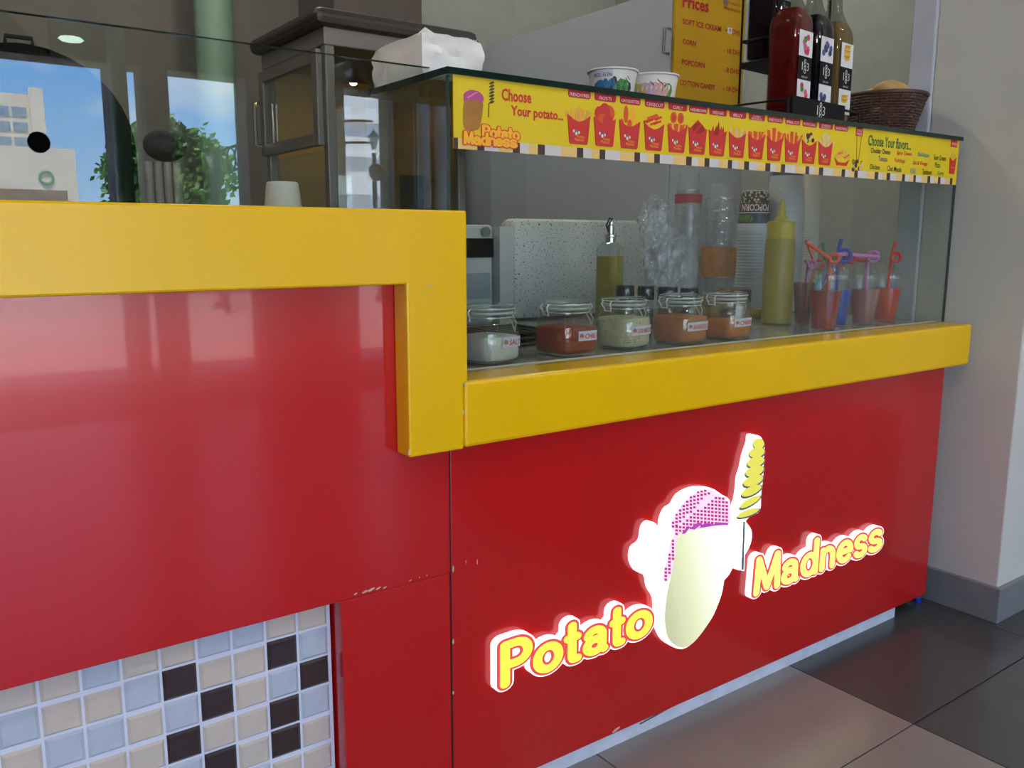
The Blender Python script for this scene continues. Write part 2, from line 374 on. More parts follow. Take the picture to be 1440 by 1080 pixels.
def word(name, label, letters, zb, cap, r, yel, gap):
    t = thing(name, label, 'sign', (at(letters[0][1], 880, 'y', -DEP).x, 0, zb))
    for ch, l, rr, yy in letters:
        xa, xb_ = at(l, yy, 'y', -DEP).x+r*1.4, at(rr, yy, 'y', -DEP).x-r*1.4
        L = [[(xa+u*(xb_-xa), zb+v*cap) for u, v in ln] for ln in GLY[ch]]
        b = B(); stroke(b, L, r+gap+.0026, -DEP, -.0002, 0); o = b.obj('letter', LWHT, t, smooth=False); o['label'] = 'glowing white block letter ' + ch
        b = B(); stroke(b, L, r+gap, -DEP-.0010, -DEP-.0001, 0); stroke(b, L, r, -DEP-.0020, -DEP-.0011, 1); b.obj('letter_face', [LRED, yel], o, smooth=False)
q = lambda z: 680+z/5.76
word('illuminated_lettering', 'glowing yellow word Potato, at the lower left of the low red counter', [('P', q(130), q(392), 925), ('o', q(395), q(640), 925), ('t', q(645), q(795), 915), ('a', q(800), q(1008), 905), ('t', q(1012), q(1148), 895), ('o', q(1148), q(1362), 885)], .2400, .070, .0072, LYEL, .0042)
q = lambda z: 1040+z/6.545
word('illuminated_lettering', 'glowing yellow word Madness, at the right of the low red counter', [('M', q(132), q(372), 805), ('a', q(382), q(545), 800), ('d', q(556), q(727), 793), ('n', q(735), q(872), 787), ('e', q(888), q(1035), 780), ('s', q(1045), q(1168), 772), ('s', q(1178), q(1308), 765)], .2375, .074, .0070, LYEL2, .0042)

# the picture panel between the two words: plain lit potato with a checked cloth, beside a spiral-cut potato on a stick
def z4(x, y): p = at(880+x/3.373, 600+y/3.375, 'y', -DEP); return (p.x, p.z)
def smoothp(pts, n=3):
    o = []; k = len(pts)
    for i in range(k):
        p0, p1, p2, p3 = pts[i-1], pts[i], pts[(i+1) % k], pts[(i+2) % k]
        for j in range(n):
            s = j/n; o.append(tuple(.5*(2*p1[a]+(p2[a]-p0[a])*s+(2*p0[a]-5*p1[a]+4*p2[a]-p3[a])*s*s+(3*p1[a]-p0[a]-3*p2[a]+p3[a])*s**3) for a in (0, 1)))
    return o
t = thing('illuminated_potato_panel', 'glowing cut-out panel of pale potato, pink checked cloth and spiral potato stick between lit words', 'sign', (.55, 0, .19))
POT = bpy.data.materials.new('lit_potato_print'); POT.use_nodes = True; tt = POT.node_tree; pp = tt.nodes['Principled BSDF']
tcn = N(tt, 'ShaderNodeTexCoord'); sep = N(tt, 'ShaderNodeSeparateXYZ'); rmp = N(tt, 'ShaderNodeValToRGB'); nn = N(tt, 'ShaderNodeTexNoise'); ad = N(tt, 'ShaderNodeMath', operation='ADD'); ml = N(tt, 'ShaderNodeMath', operation='MULTIPLY_ADD')
nn.inputs['Scale'].default_value = 18; tt.links.new(tcn.outputs['Generated'], sep.inputs[0]); tt.links.new(tcn.outputs['Generated'], nn.inputs[0])
ml.inputs[1].default_value = .75; tt.links.new(sep.outputs['X'], ml.inputs[0]); mz = N(tt, 'ShaderNodeMath', operation='MULTIPLY'); mz.inputs[1].default_value = .32; tt.links.new(sep.outputs['Z'], mz.inputs[0]); tt.links.new(mz.outputs[0], ml.inputs[2])
m5 = N(tt, 'ShaderNodeMath', operation='MULTIPLY_ADD'); m5.inputs[1].default_value = .12; tt.links.new(nn.outputs[0], m5.inputs[0]); tt.links.new(ml.outputs[0], m5.inputs[2]); tt.links.new(m5.outputs[0], rmp.inputs[0])
rmp.color_ramp.elements[0].color = (*lin('a9a766'), 1); rmp.color_ramp.elements[0].position = .2; rmp.color_ramp.elements[1].color = (*lin('fbfff0'), 1); rmp.color_ramp.elements[1].position = .86  # white end of the ramp paints the backlight glare at the upper right
e = rmp.color_ramp.elements.new(.5); e.color = (*lin('d3d99c'), 1)
tt.links.new(rmp.outputs[0], pp.inputs['Emission Color']); pp.inputs['Emission Strength'].default_value = .9; pp.inputs['Base Color'].default_value = (.5, .5, .4, 1)
PINK = mat('lit_pink_print', 'b03070', .4, var=.3, scale=60, emit=.42, ecol='c03c84'); PNKW = mat('lit_pale_pink_print', 'eec4dc', .4, var=0, emit=.72, ecol='f2cfe4')
base = [(265, 1056), (205, 1035), (168, 990), (150, 920), (148, 825), (118, 770), (105, 712), (60, 690), (35, 640), (42, 580), (80, 545), (92, 480), (122, 452), (152, 475), (166, 560), (176, 520), (178, 450), (200, 395), (232, 372), (262, 325), (325, 293), (400, 290), (452, 320), (492, 348), (500, 410), (530, 418), (575, 458), (598, 500), (592, 556), (562, 612), (526, 634), (492, 700), (462, 738), (448, 810), (418, 890), (370, 965), (320, 1025)]
basep = smoothp([z4(*p) for p in base])
B().prism(basep, -DEP-0.0000, -.0002).obj('panel_body', LWHT, t, smooth=False)
body = smoothp([z4(*p) for p in [(230, 505), (300, 480), (400, 460), (476, 468), (487, 540), (482, 640), (467, 720), (452, 800), (415, 890), (365, 970), (312, 1030), (264, 1048), (217, 1025), (192, 980), (184, 900), (194, 800), (214, 700), (224, 600)]])
tag(B().prism(body, -DEP-0.0008, -DEP-0.0001).obj('potato_print', POT, t, smooth=False), 'pale green potato print with the backlight glare painted in white')
capo = [(228, 508), (212, 470), (228, 425), (270, 362), (330, 314), (392, 298), (440, 322), (488, 352), (495, 400), (488, 462), (430, 468), (370, 478), (300, 490), (246, 515), (232, 600), (216, 690), (192, 738), (172, 708), (198, 620), (208, 550)]
capp = smoothp([z4(*p) for p in capo])
def inside(p, poly):
    c = False; n = len(poly)
    for i in range(n):
        a, b_ = poly[i], poly[i-1]
        if (a[1] > p[1]) != (b_[1] > p[1]) and p[0] < (b_[0]-a[0])*(p[1]-a[1])/(b_[1]-a[1])+a[0]: c = not c
    return c
b = B().prism(capp, -DEP-0.0014, -DEP-0.0009, 0)
for i in range(170, 500, 17):
    for j in range(295, 740, 17):
        fold = (i-215)*.9+(j-470)
        if 18 < fold+ (8 if j > 380 else 0) < 44 and j < 480: continue      # the plain fold across the cloth
        jj = j+.22*(330-i)*(1 if fold < 18 else -.4); ii = i
        p = z4(ii, jj)
        if inside(p, capp) and inside(z4(ii+6, jj), capp) and inside(z4(ii-4, jj+5), capp): b.prism([z4(ii-6, jj-5.5), z4(ii+5.5, jj-4.5), z4(ii+5.2, jj+6), z4(ii-5.5, jj+5)], -DEP-0.0019, -DEP-0.0014, 1)
for pts in ([(300, 484), (340, 452), (360, 458), (322, 488)], [(345, 480), (372, 455), (420, 462), (400, 472)], [(405, 470), (430, 452), (486, 456), (470, 464)], [(262, 508), (290, 470), (302, 474), (278, 506)]): b.prism([z4(*p) for p in pts], -DEP-.0024, -DEP-.0014, 2)
b.obj('checked_cloth_print', [PNKW, PINK, mat('lit_purple_print', 'a83aa8', .4, var=0, emit=.5, ecol='c050bc')], t, smooth=False)
LINE = mat('grey_print_line', '6a7a80', .5, var=0)
sk = [(600, 40), (640, 48), (658, 95), (655, 160), (652, 240), (642, 320), (636, 400), (592, 424), (560, 452), (530, 448), (520, 395), (534, 345), (541, 300), (546, 245), (560, 200), (572, 140), (592, 80)]
b = B().prism(smoothp([z4(*p) for p in sk]), -DEP-0.0000, -.0002).prism([z4(538, 440), z4(570, 440), z4(562, 685), z4(530, 680)], -DEP-0.0000, -.0002); b.obj('skewer_body', LWHT, t, smooth=False)
YS = mat('lit_slice_yellow', 'd9cf4e', .5, var=0, emit=.6, ecol='e2d95c')
for k, (cx, cy, w, h, tilt) in enumerate([(628, 80, 26, 25, -14), (620, 122, 37, 23, -16), (614, 166, 42, 23, -18), (609, 210, 45, 23, -20), (602, 255, 49, 23, -22), (594, 303, 51, 19, -26), (587, 356, 54, 15, -30), (578, 408, 54, 14, -20)]):
    el = [(cx+w*math.cos(a)*math.cos(math.radians(tilt))-h*math.sin(a)*math.sin(math.radians(tilt)), cy+w*math.cos(a)*math.sin(math.radians(tilt))+h*math.sin(a)*math.cos(math.radians(tilt))) for a in [2*PI*i/18 for i in range(18)]]
    B().prism([z4(cx+(x-cx)*1.12+2, cy+(y-cy)*1.2+5) for x, y in el], -DEP-0.0004-.0001*k, -DEP-0.0001, 1).prism([z4(*p) for p in el], -DEP-0.0012-.0001*k, -DEP-0.0005, 0).obj('spiral_slice', [YS, LINE], t, smooth=False)
B().prism([z4(556, 450), z4(566, 450), z4(558, 680), z4(548, 678)], -DEP-0.0006, -DEP-0.0001).obj('stick', LINE, t, smooth=False)

# ------------------------------------------------------------------ glass display case on the low counter
GF, XG0, XG1, ZG, GB = .0315, .0254, 1.5315, 1.2364, .312
t = thing('glass_display_case', 'clear glass display case on the low yellow ledge', 'display case', (.75, .15, ZLT))
tag(B().box(XG0, XG1, GF, GF+.006, ZLT+.0004, ZG-.0085).obj('front_pane', PANE2, t, smooth=False), 'clear front pane')
for xx in (XG0, XG1-.006): B().box(xx, xx+.006, GF+.0065, GB, ZLT+.0004, ZG-.0085).obj('side_pane', PANE2, t, smooth=False)
tag(B().box(XG0-.004, XG1+.004, GF-.004, GB+.004, ZG-.008, ZG).obj('top_pane', glass('thick_top_glass', 'b9cfc8', .05), t, smooth=False), 'thick glass top')
tag(B().box(XG0-.0045, XG1+.0045, GF-.0075, GF-.0042, ZG-.0088, ZG+.0008).box(XG0-.0075, XG0-.0042, GF-.0075, GB+.004, ZG-.0088, ZG+.0008).obj('edge_trim', EDGE, t, smooth=False), 'dark green polished edge of the top')
B().box(XG0-.0012, XG0-.0002, GF, GF+.007, ZLT+.001, ZG-.009).box(XG1+.0002, XG1+.0012, GF, GF+.007, ZLT+.001, ZG-.009).obj('pane_edge', mat('glass_edge_grey', '3c4f4b', .2), t, smooth=False)
# the printed menu strip on the front pane
YB = GF-.0022; zb0, zb1, zb2 = 1.1200, 1.1360, 1.2278
BY = mat('banner_yellow', 'dec30e', .55, var=.02); strip = tag(B().box(XG0+.006, XG1-.004, YB, GF-.0003, zb0, zb2).obj('menu_strip', BY, t, smooth=False), 'yellow printed strip with rows of red potato boxes and flavour names')
def bp(px, py): p = at(px, py, 'y', YB); return p.x, p.z
PB = [mat('print_brown', '41302b', .6, var=0), mat('print_cream', 'e2c078', .6, var=0), mat('print_white', 'cfcac8', .6, var=0)]
b = B(); br = [(633, 644), (671, 681), (721, 731), (756, 766), (811, 820), (843, 851), (892, 900), (920, 928), (965, 973), (991, 998), (1024, 1030), (1047, 1054), (1077, 1084), (1099, 1105), (1134, 1139), (1153, 1159), (1185, 1190), (1203, 1208), (1232, 1237), (1249, 1254), (1271, 1275), (1287, 1290.5), (1307, 1311), (1322, 1325.5), (1339, 1342.5)]
e1 = .0004
xs = [(max(XG0+.006, bp(a, 215)[0]), min(XG1-.004, bp(c, 215)[0])) for a, c in br]
for i, (a, c) in enumerate(xs):
    b.box(a, c, YB-e1, YB-.00005, zb0, zb1, 0)
    if i+1 < len(xs):
        d = xs[i+1][0]; cuts = [(c, d, 1)] if i == 0 else ([(c, c+(d-c)*.28, 2), (c+(d-c)*.28, c+(d-c)*.74, 1), (c+(d-c)*.74, d, 2)] if (d-c) > .075 else [(c, c+(d-c)*.5, 2), (c+(d-c)*.5, d, 1)])
        for a2, c2, m in cuts: b.box(a2, c2, YB-e1, YB-.00005, zb0, zb1, m)
b.obj('check_border', PB, strip, smooth=False)
PRED = mat('print_red', 'c9302b', .55, var=.04); PDRED = mat('print_dark_red', 'b3202e', .55, var=0); PW = mat('print_pale', 'e9dfda', .6, var=0); PO = mat('print_orange', 'f0a92b', .6, var=0); PFR = mat('print_fry_gold', 'd9a94a', .6, var=.1); PORG = mat('print_fry_orange', 'd8552a', .6, var=.1)
PCRM = mat('print_fry_cream', 'd9c07a', .6, var=.1); PCH = mat('print_chocolate', '4a2018', .6, var=.1); PWED = mat('print_wedge_red', '9c1f1b', .6, var=.1); PG = mat('print_grey', '6d6a72', .6, var=0); PGREEN = mat('print_green', '1d6b31', .6, var=0); PBLK = mat('print_black', '23242c', .6, var=0); PBLUE = mat('print_blue', '2f7fb0', .6, var=0)
PM = [PRED, PDRED, PW, PO, PFR, PORG, PCRM, PCH, PWED, PG]
def ell(cx, cz, rx, rz, n=12, a0=0): return [(cx+rx*math.cos(2*PI*i/n+a0), cz+rz*math.sin(2*PI*i/n+a0)) for i in range(n)]
bw, zt_, zbm = .0500, 1.1870, 1.1415
boxes = [(813.5, 'fries', 4), (850, 'slices', 5), (885, 'croq', 5), (919.5, 'criss', 5), (952, 'curly', 5), (981, 'hash', 8), (1009, 'wedge', 8), (1037, 'belly', 6), (1064, 'curry', 5), (1090, 'sweet', 5), (1115, 'fries2', 5), (1139, 'choc', 7), (1162, 'cheese', 6)]
tabs = ['FRENCH FRIES', 'ROSTI', 'CROQUETTES', 'CRISSCUT', 'CURLY', 'HASHBROWN', 'WEDGES', 'BELLY', 'CURRY POTATO', 'SWEET POTATO', 'SPIRAL CUT', 'POTATO BALL', 'CHEESE POTATO', 'SHOESTRING', 'CHOCO FRIES']
for k, (pc, kind, cm) in enumerate(boxes):
    xc = bp(pc, 180)[0]; b = B(); Y0 = YB-.0004; Y1 = YB-.00005; h = bw/2
    sticks = []
    R_ = random.Random(k+3)
    if kind in ('fries', 'fries2', 'sweet', 'belly', 'cheese', 'curry', 'curly'):
        for i in range(11):
            u = -h*.85+i*h*.17; tp = {'fries': .021, 'fries2': .024, 'sweet': .027, 'belly': .019, 'cheese': .015, 'curry': .017, 'curly': .015}[kind]
            H_ = tp*(1-.35*abs(u/h))*R_.uniform(.75, 1.05); lean = u*.35*R_.uniform(.5, 1.6)
            w_ = .0022 if kind in ('fries', 'fries2', 'belly') else .0032
            b.prism([(xc+u-w_, zt_-.012), (xc+u+w_, zt_-.012), (xc+u+lean+w_, zt_-.006+H_), (xc+u+lean-w_, zt_-.006+H_)], Y0-.00003*i, Y1, cm if i % 3 else (3 if kind != 'cheese' else 4))
        if kind == 'curly':
            for sx_ in (-.4, .35): b.prism(ell(xc+sx_*h, zt_+.016, .008, .010), Y0-.0005, Y1, 5).prism(ell(xc+sx_*h, zt_+.015, .004, .006), Y0-.0006, Y1, 0)
        if kind == 'cheese': b.prism(ell(xc, zt_+.012, .016, .009), Y0-.0005, Y1, 6)
    elif kind == 'slices':
        for i, (u, v, r_) in enumerate([(-.45, .008, .012), (.4, .010, .013), (0, .014, .012), (-.15, -.004, .013), (.3, -.004, .012)]): b.prism(ell(xc+u*h, zt_+v, r_, r_*1.05), Y0-.00005*i, Y1, 5 if i % 2 else 0)
    elif kind == 'croq':
        for i, (u, v) in enumerate([(-.35, .012), (.3, .012), (-.75, -.004), (.75, -.006), (0, -.004)]): b.prism(ell(xc+u*h, zt_+v, .0055, .015 if i < 2 else .008), Y0-.00005*i, Y1, 5 if i % 2 == 0 else 3)
    elif kind == 'criss':
        for i in range(9):
            u = R_.uniform(-.7, .7); v = R_.uniform(-.006, .016*(1-abs(u))+.004); b.prism([(xc+u*h-.010, zt_+v), (xc+u*h+.008, zt_+v+.006), (xc+u*h+.010, zt_+v+.003), (xc+u*h-.008, zt_+v-.004)], Y0-.00005*i, Y1, 5 if i % 2 else 0)
    elif kind == 'hash':
        b.prism([(xc-h*.95, zt_-.002), (xc, zt_+.017), (xc+h*.98, zt_), (xc+h*.5, zt_-.012), (xc-h*.5, zt_-.012)], Y0, Y1, 0).prism(ell(xc+.002, zt_, .016, .012), Y0-.0002, Y1, 8).prism([(xc-.012, zt_-.006), (xc+.008, zt_+.010), (xc+.010, zt_+.007), (xc-.008, zt_-.009)], Y0-.0003, Y1, 0)
    elif kind == 'wedge':
        for i, u in enumerate((-.6, .0, .55, -.25, .3)): b.prism([(xc+u*h-.008, zt_-.010), (xc+u*h+.008, zt_-.010), (xc+u*h+.003, zt_+(.019 if i == 1 else .010))], Y0-.00008*i, Y1, 8 if i % 2 else 0)
    elif kind == 'choc':
        for i in range(9): b.prism(ell(xc+R_.uniform(-.6, .6)*h, zt_+R_.uniform(-.004, .015), .005, .005, 7), Y0-.00005*i, Y1, 7 if i % 3 else 6)
    # the carton
    b.prism([(xc-h, zt_+.002), (xc-h*.45, zt_-.006), (xc+.0, zt_-.009), (xc+h*.45, zt_-.006), (xc+h, zt_+.002), (xc+h*.80, zbm+.003), (xc+h*.72, zbm), (xc-h*.72, zbm), (xc-h*.80, zbm+.003)], Y0-.0010, Y1, 0)
    b.prism(ell(xc-.006, zbm+.019, .004, .005, 10), Y0-.0012, Y1, 9).prism(ell(xc-.0115, zbm+.021, .0018, .0026, 8), Y0-.0012, Y1, 2).prism(ell(xc+.0, zbm+.019, .0018, .0026, 8), Y0-.0012, Y1, 2).prism(ell(xc-.006, zbm+.017, .0026, .003, 8), Y0-.0013, Y1, 2)
    text(b, 'Potato', (xc+.004, Y0-.0013, zbm+.0125), w=.016, h=.0048, m=3); text(b, 'Madness', (xc+.001, Y0-.0013, zbm+.0075), w=.020, h=.0048, m=3)
    b.obj('printed_potato_box', PM, strip, smooth=False)
tabx = [p[0] for p in boxes]+[1184]
for i, px in enumerate(tabx):
    xc = bp(px+1, 150)[0]; b = B(); w_ = .0245; b.prism([(xc-w_, zb2), (xc-w_, zb2-.009), (xc-w_+.003, zb2-.0118), (xc+w_-.003, zb2-.0118), (xc+w_, zb2-.009), (xc+w_, zb2)], YB-.0005, YB-.00005, 0)
    s_ = tabs[i].split(' ') if tabs[i] in ('CURRY POTATO', 'CHEESE POTATO') else [tabs[i]]
    for j, wd in enumerate(s_): text(b, wd, (xc, YB-.0006, zb2-.0068+(.0022 if len(s_) == 2 and j == 0 else (-.0026 if len(s_) == 2 else 0))), w=min(.042, .0052*len(wd)), h=.0056 if len(s_) == 1 else .0038, m=1)
    b.obj('printed_tab', [PDRED, PW], strip, smooth=False)
# small tray of fries, chocolate potato on sticks, last carton
xc = bp(1184, 220)[0]; b = B(); Y0 = YB-.0004
for i in range(12):
    u = random.uniform(-.022, .022); v = 1.158+random.uniform(0, .018)*(1-abs(u)/.03); b.prism([(xc+u-.009, v), (xc+u+.007, v+.006), (xc+u+.009, v+.002), (xc+u-.007, v-.003)], Y0-.00004*i, YB, 1 if i % 3 else 2)
b.prism([(xc-.028, 1.159), (xc-.012, 1.150), (xc+.012, 1.150), (xc+.027, 1.157), (xc+.018, 1.1435), (xc-.018, 1.1435)], Y0-.0006, YB, 0); b.obj('printed_tray', [PRED, PFR, PORG], strip, smooth=False)
xc = bp(1206, 220)[0]; b = B()
for dx, tx in ((-.004, -.008), (.004, .010)): b.prism([(xc+dx-.001, 1.16), (xc+dx+.0014, 1.16), (xc+tx+.0012, 1.212), (xc+tx-.001, 1.212)], Y0, YB, 2)
for i in range(16): b.prism(ell(xc+random.uniform(-.02, .02), 1.145+random.uniform(-.008, .012), .0055, .005, 7), Y0-.00004*i, YB, i % 3)
b.obj('printed_chocolate_potato', [PCH, PCRM, mat('print_stick', '8d8416', .6)], strip, smooth=False)
xc = bp(1208, 190)[0]; b = B().prism([(xc-.013, zb2), (xc-.013, zb2-.018), (xc+.013, zb2-.018), (xc+.013, zb2)], YB-.0005, YB, 0); text(b, 'CHOCO', (xc, YB-.0006, zb2-.0065), w=.019, h=.005, m=1); text(b, 'FRIES', (xc, YB-.0006, zb2-.0135), w=.019, h=.005, m=1); b.obj('printed_tab', [PDRED, PW], strip, smooth=False)
xc = bp(1342.5, 240)[0]-.014; b = B()
for i in range(5): b.prism([(xc-.009+i*.0045, 1.18), (xc-.006+i*.0045, 1.18), (xc-.007+i*.0046, 1.201-.004*abs(i-2)), (xc-.010+i*.0046, 1.201-.004*abs(i-2))], Y0, YB, 1)
b.prism([(xc-.016, 1.186), (xc, 1.177), (xc+.016, 1.186), (xc+.012, 1.146), (xc-.012, 1.146)], Y0-.0006, YB, 0); text(b, 'Potato', (xc, Y0-.0008, 1.162), w=.014, h=.005, m=2); b.prism([(xc-.016, zb2), (xc-.016, zb2-.017), (xc+.014, zb2-.017), (xc+.014, zb2)], Y0, YB, 0); text(b, 'FRIES', (xc, Y0-.0004, zb2-.009), w=.022, h=.006, m=3)
b.obj('printed_potato_box', [PRED, PFR, PO, PW], strip, smooth=False)
# headings and flavour names
b = B(); TY = YB-.0006
def btext(s, a, c, hpx, m, bold=.02, shear=0):
    (xa_, za_), (xb_, zb_) = bp(*a), bp(*c); hh = hpx*mpp(at(a[0], a[1], 'y', YB)); text(b, s, ((xa_+xb_)/2, TY, (za_+zb_)/2), w=xb_-xa_, h=hh, m=m, bold=bold, shear=shear)
btext('Choose', (705, 130), (747, 140), 17, 0, .03); btext('Your potato...', (718, 154), (792, 168), 18, 0, .03)
b.obj('heading_lettering', [PRED], strip, smooth=False)
b = B()
def bword(letters, a, c, zb_, cap, r, y):
    x0_, x1_ = bp(*a)[0], bp(*c)[0]; ws = [{'M': 1.25, 't': .62, 'P': 1.0}.get(ch, .95) for ch in letters]; tot = sum(ws); u = x0_
    for ch, w_ in zip(letters, ws):
        wd = (x1_-x0_)*w_/tot; L = [[(u+wd*.13+p_*wd*.74, zb_+v*cap) for p_, v in ln] for ln in GLY[ch]]; u += wd
        stroke(b, L, r*1.75, y-.0004, y-.00002, 0, 1.3); stroke(b, L, r, y-.0008, y-.0004, 1, 1.3)
za_ = bp(688, 193)[1]; bword('Potato', (678, 180), (730, 190), za_, .0165, .0020, YB-.0006)
za_ = bp(688, 204)[1]; bword('Madness', (651, 190), (726, 200), za_, .0165, .0020, YB-.0016)
b.obj('name_lettering', [mat('print_orange_red', 'd4491e', .6, var=0), mat('print_amber', 'f4b42c', .6, var=0)], strip, smooth=False)
b = B(); TY = YB-.0006
btext('Choose Your flavors...', (1221, 194), (1281, 207), 15, 0, .02)
for s_, a, c, m in [('Cheddar Cheese', (1224.5, 211), (1252, 214), 1), ('Spicy Cheese', (1261, 215), (1282, 217.5), 2), ('Barbeque', (1291, 217), (1306, 220), 3), ('Sour Cream', (1313, 220.5), (1330, 223.5), 1), ('Tomato', (1235, 222.5), (1248, 224.5), 4), ('Ketchup', (1258, 225), (1272, 228), 2), ('Salt & Vinegar', (1283.5, 229), (1304.5, 231.5), 2), ('Pizza', (1314.5, 231.5), (1322, 233), 0), ('Chicken', (1223, 234), (1237, 235.5), 1), ('Chat Masala', (1247.5, 236), (1267.5, 239), 1), ('Chili', (1280, 239.5), (1287, 240.5), 3), ('Tandoori', (1296.5, 241), (1310, 243), 1), ('Curry', (1318, 243.5), (1327, 245), 0)]:
    btext(s_, a, c, 7.2, m, .012)
b.obj('flavour_lettering', [PGREEN, PBLK, PRED, PBLUE, mat('print_slate', '3a4478', .6, var=0)], strip, smooth=False)
# plain potato picture (no face) with cloth and spiral skewer
def z5(x, y): return bp(620+x/8, 90+y/8)
b = B().prism(smoothp([z5(*p) for p in [(262, 420), (330, 395), (460, 420), (470, 500), (455, 620), (425, 730), (340, 750), (270, 730), (248, 620)]]), YB-.0006, YB, 0)
b.prism(smoothp([z5(*p) for p in [(255, 385), (262, 330), (330, 292), (420, 310), (470, 360), (478, 405), (460, 432), (380, 410), (310, 400), (262, 420)]]), YB-.0009, YB, 1)
b.prism([z5(285, 375), z5(400, 315), z5(410, 322), z5(300, 385)], YB-.0011, YB, 2)
for k in range(7): b.prism(smoothp([z5(570-30+4*k*0, 210+36*k+14), z5(572, 196+36*k), z5(602, 205+36*k), z5(574, 228+36*k)], 2), YB-.0006-.00003*k, YB, 3)
b.prism([z5(535, 440), z5(545, 440), z5(540, 600), z5(530, 600)], YB-.0005, YB, 3)
b.obj('potato_picture', [mat('print_potato', 'a8742e', .6, var=.12, scale=30), mat('print_magenta', 'b04a86', .6, var=.1), mat('print_pink', 'd98ab4', .6, var=0), mat('print_dark_olive', '4b4a1c', .6, var=0)], strip, smooth=False)

# ------------------------------------------------------------------ tall glass screen with two round holes
def holed(xa, xb_, za, zb_, holes, y0, y1):
    b = B(); n = 32; cuts = [xa]
    for (hx, hz, r) in holes: cuts += [hx-r*1.6, hx+r*1.6]
    cuts.append(xb_)
    for i in range(0, len(cuts), 2): b.box(cuts[i], cuts[i+1], y0, y1, za, zb_)
    b.f = []; b.v = []; b.m = []
    for i in range(0, len(cuts), 2):
        for yy, fl in ((y0, 1), (y1, 0)):
            b.plane([(cuts[i], yy, za), (cuts[i+1], yy, za), (cuts[i+1], yy, zb_), (cuts[i], yy, zb_)][::1 if fl else -1])
    for hx, hz, r in holes:
        xl, xr = hx-r*1.6, hx+r*1.6
        for yy, fl in ((y0, 1), (y1, 0)):
            ci = [(hx+r*math.cos(2*PI*k/n), yy, hz+r*math.sin(2*PI*k/n)) for k in range(n)]
            def outp(k):
                a = 2*PI*k/n; c_, s_ = math.cos(a), math.sin(a); kx = (r*1.6)/max(abs(c_), 1e-9); kz = (zb_-hz if s_ > 0 else hz-za)/max(abs(s_), 1e-9); kk = min(kx, kz); return (hx+c_*kk, yy, hz+s_*kk)
            ou = [outp(k) for k in range(n)]
            for cx_, cz_ in ((xl, za), (xr, za), (xr, zb_), (xl, zb_)):      # snap the nearest spoke onto each corner
                kk = min(range(n), key=lambda k: (ou[k][0]-cx_)**2+(ou[k][2]-cz_)**2); ou[kk] = (cx_, yy, cz_)
            b.add(ci+ou, [((k, k+n, (k+1) % n+n, (k+1) % n) if fl else (k, (k+1) % n, (k+1) % n+n, k+n)) for k in range(n)])
        c0 = [(hx+r*math.cos(2*PI*k/n), y0, hz+r*math.sin(2*PI*k/n)) for k in range(n)]; c1 = [(x, y1, z) for x, _, z in c0]
        b.add(c0+c1, [(k, (k+1) % n, (k+1) % n+n, k+n) for k in range(n)])
    b.plane([(xa, y0, zb_), (xb_, y0, zb_), (xb_, y1, zb_), (xa, y1, zb_)])
    return b
H1 = at(55, 200, 'y', GL); H2 = at(530, 242, 'y', GL); ZS = 1.243
t = thing('glass_screen', 'long clear glass screen with two round holes on the tall counter', 'screen', (-.6, GL, ZT))
holed(-2.2, .021, ZT+.0004, ZS, [(H1.x, H1.z, .0125), (H2.x, H2.z, .013)], GL, GL+.006).obj('pane', PANE, t, smooth=False)
tag(B().box(-2.2, .021, GL-.0004, GL+.0064, ZS+.0001, ZS+.0012).obj('pane_edge', EDGE, t, smooth=False), 'dark polished top edge')

# ------------------------------------------------------------------ things on the case top
ZTOP = ZG+.0009
# paper cups
def paper_cup(cx, cy, wpx, label):
    P_ = (cx, cy, ZTOP); r = wpx*mpp(P_)/2; t = thing('paper_cup', label, 'cup', P_, 'paper cups on the glass case'); h = r*1.18
    CUP = mat('white_card', 'dcd9d2', .45, var=.02)
    B().lathe([(r*.76, 0), (r*.95, h), (r*.93, h), (r*.74, .003)], P_, 36, caps=False).lathe([(.0001, .003), (r*.74, .003)], P_, 36, caps=False).obj('body', CUP, t)
    B().tube([(cx+r*.965*math.cos(a), cy+r*.965*math.sin(a), ZTOP+h) for a in [2*PI*i/36 for i in range(36)]], r*.045, 8, closed=True).obj('rolled_rim', CUP, t)
    return t, r, h
def on_cup(b, t, r, h, u, v, pts, m):
    """little printed patch wrapped on the cup wall; u = angle, v = height share, pts in metres"""
    o = t.location; vs = []
    for (du, dv) in pts:
        z = v*h+dv; rr = r*(.76+.19*z/h)+.0006; a = u+du/rr; vs.append((o.x+rr*math.cos(a), o.y+rr*math.sin(a), o.z+z))
    b.plane(vs, m)
CPR = [mat('print_cup_blue', '2f6f9c', .6, var=0), mat('print_cup_green', '3f8a35', .6, var=0), mat('print_cup_dark', '20303a', .6, var=0), mat('print_cup_lilac', 'bda0c4', .6, var=0), mat('print_cup_pink', 'cf9a98', .6, var=0), mat('print_cup_lime', 'c9c23a', .6, var=0), mat('print_cup_sticker', 'c3c3d8', .6, var=0)]
VA = math.radians(-90-48)                      # the side of a cup that faces the counter's front left
t, r, h = paper_cup(.4635, .15, 72, 'white paper cup with blue and green splashes and price sticker, left of the pair'); b = B()
def curved_text(b, s, t, r, h, u0, v, w, hh, m):
    vs, fs = glyphs(s, .01); x0_, x1_ = min(v_.x for v_ in vs), max(v_.x for v_ in vs); y1_ = max(v_.y for v_ in vs); o = t.location; out = []
    for v_ in vs:
        z = v*h+v_.y/y1_*hh; rr = r*(.76+.19*z/h)+.0009; a = u0+((v_.x-x0_)/(x1_-x0_)-.5)*w/rr; out.append((o.x+rr*math.cos(a), o.y+rr*math.sin(a), o.z+z))
    b.add(out, fs, m)
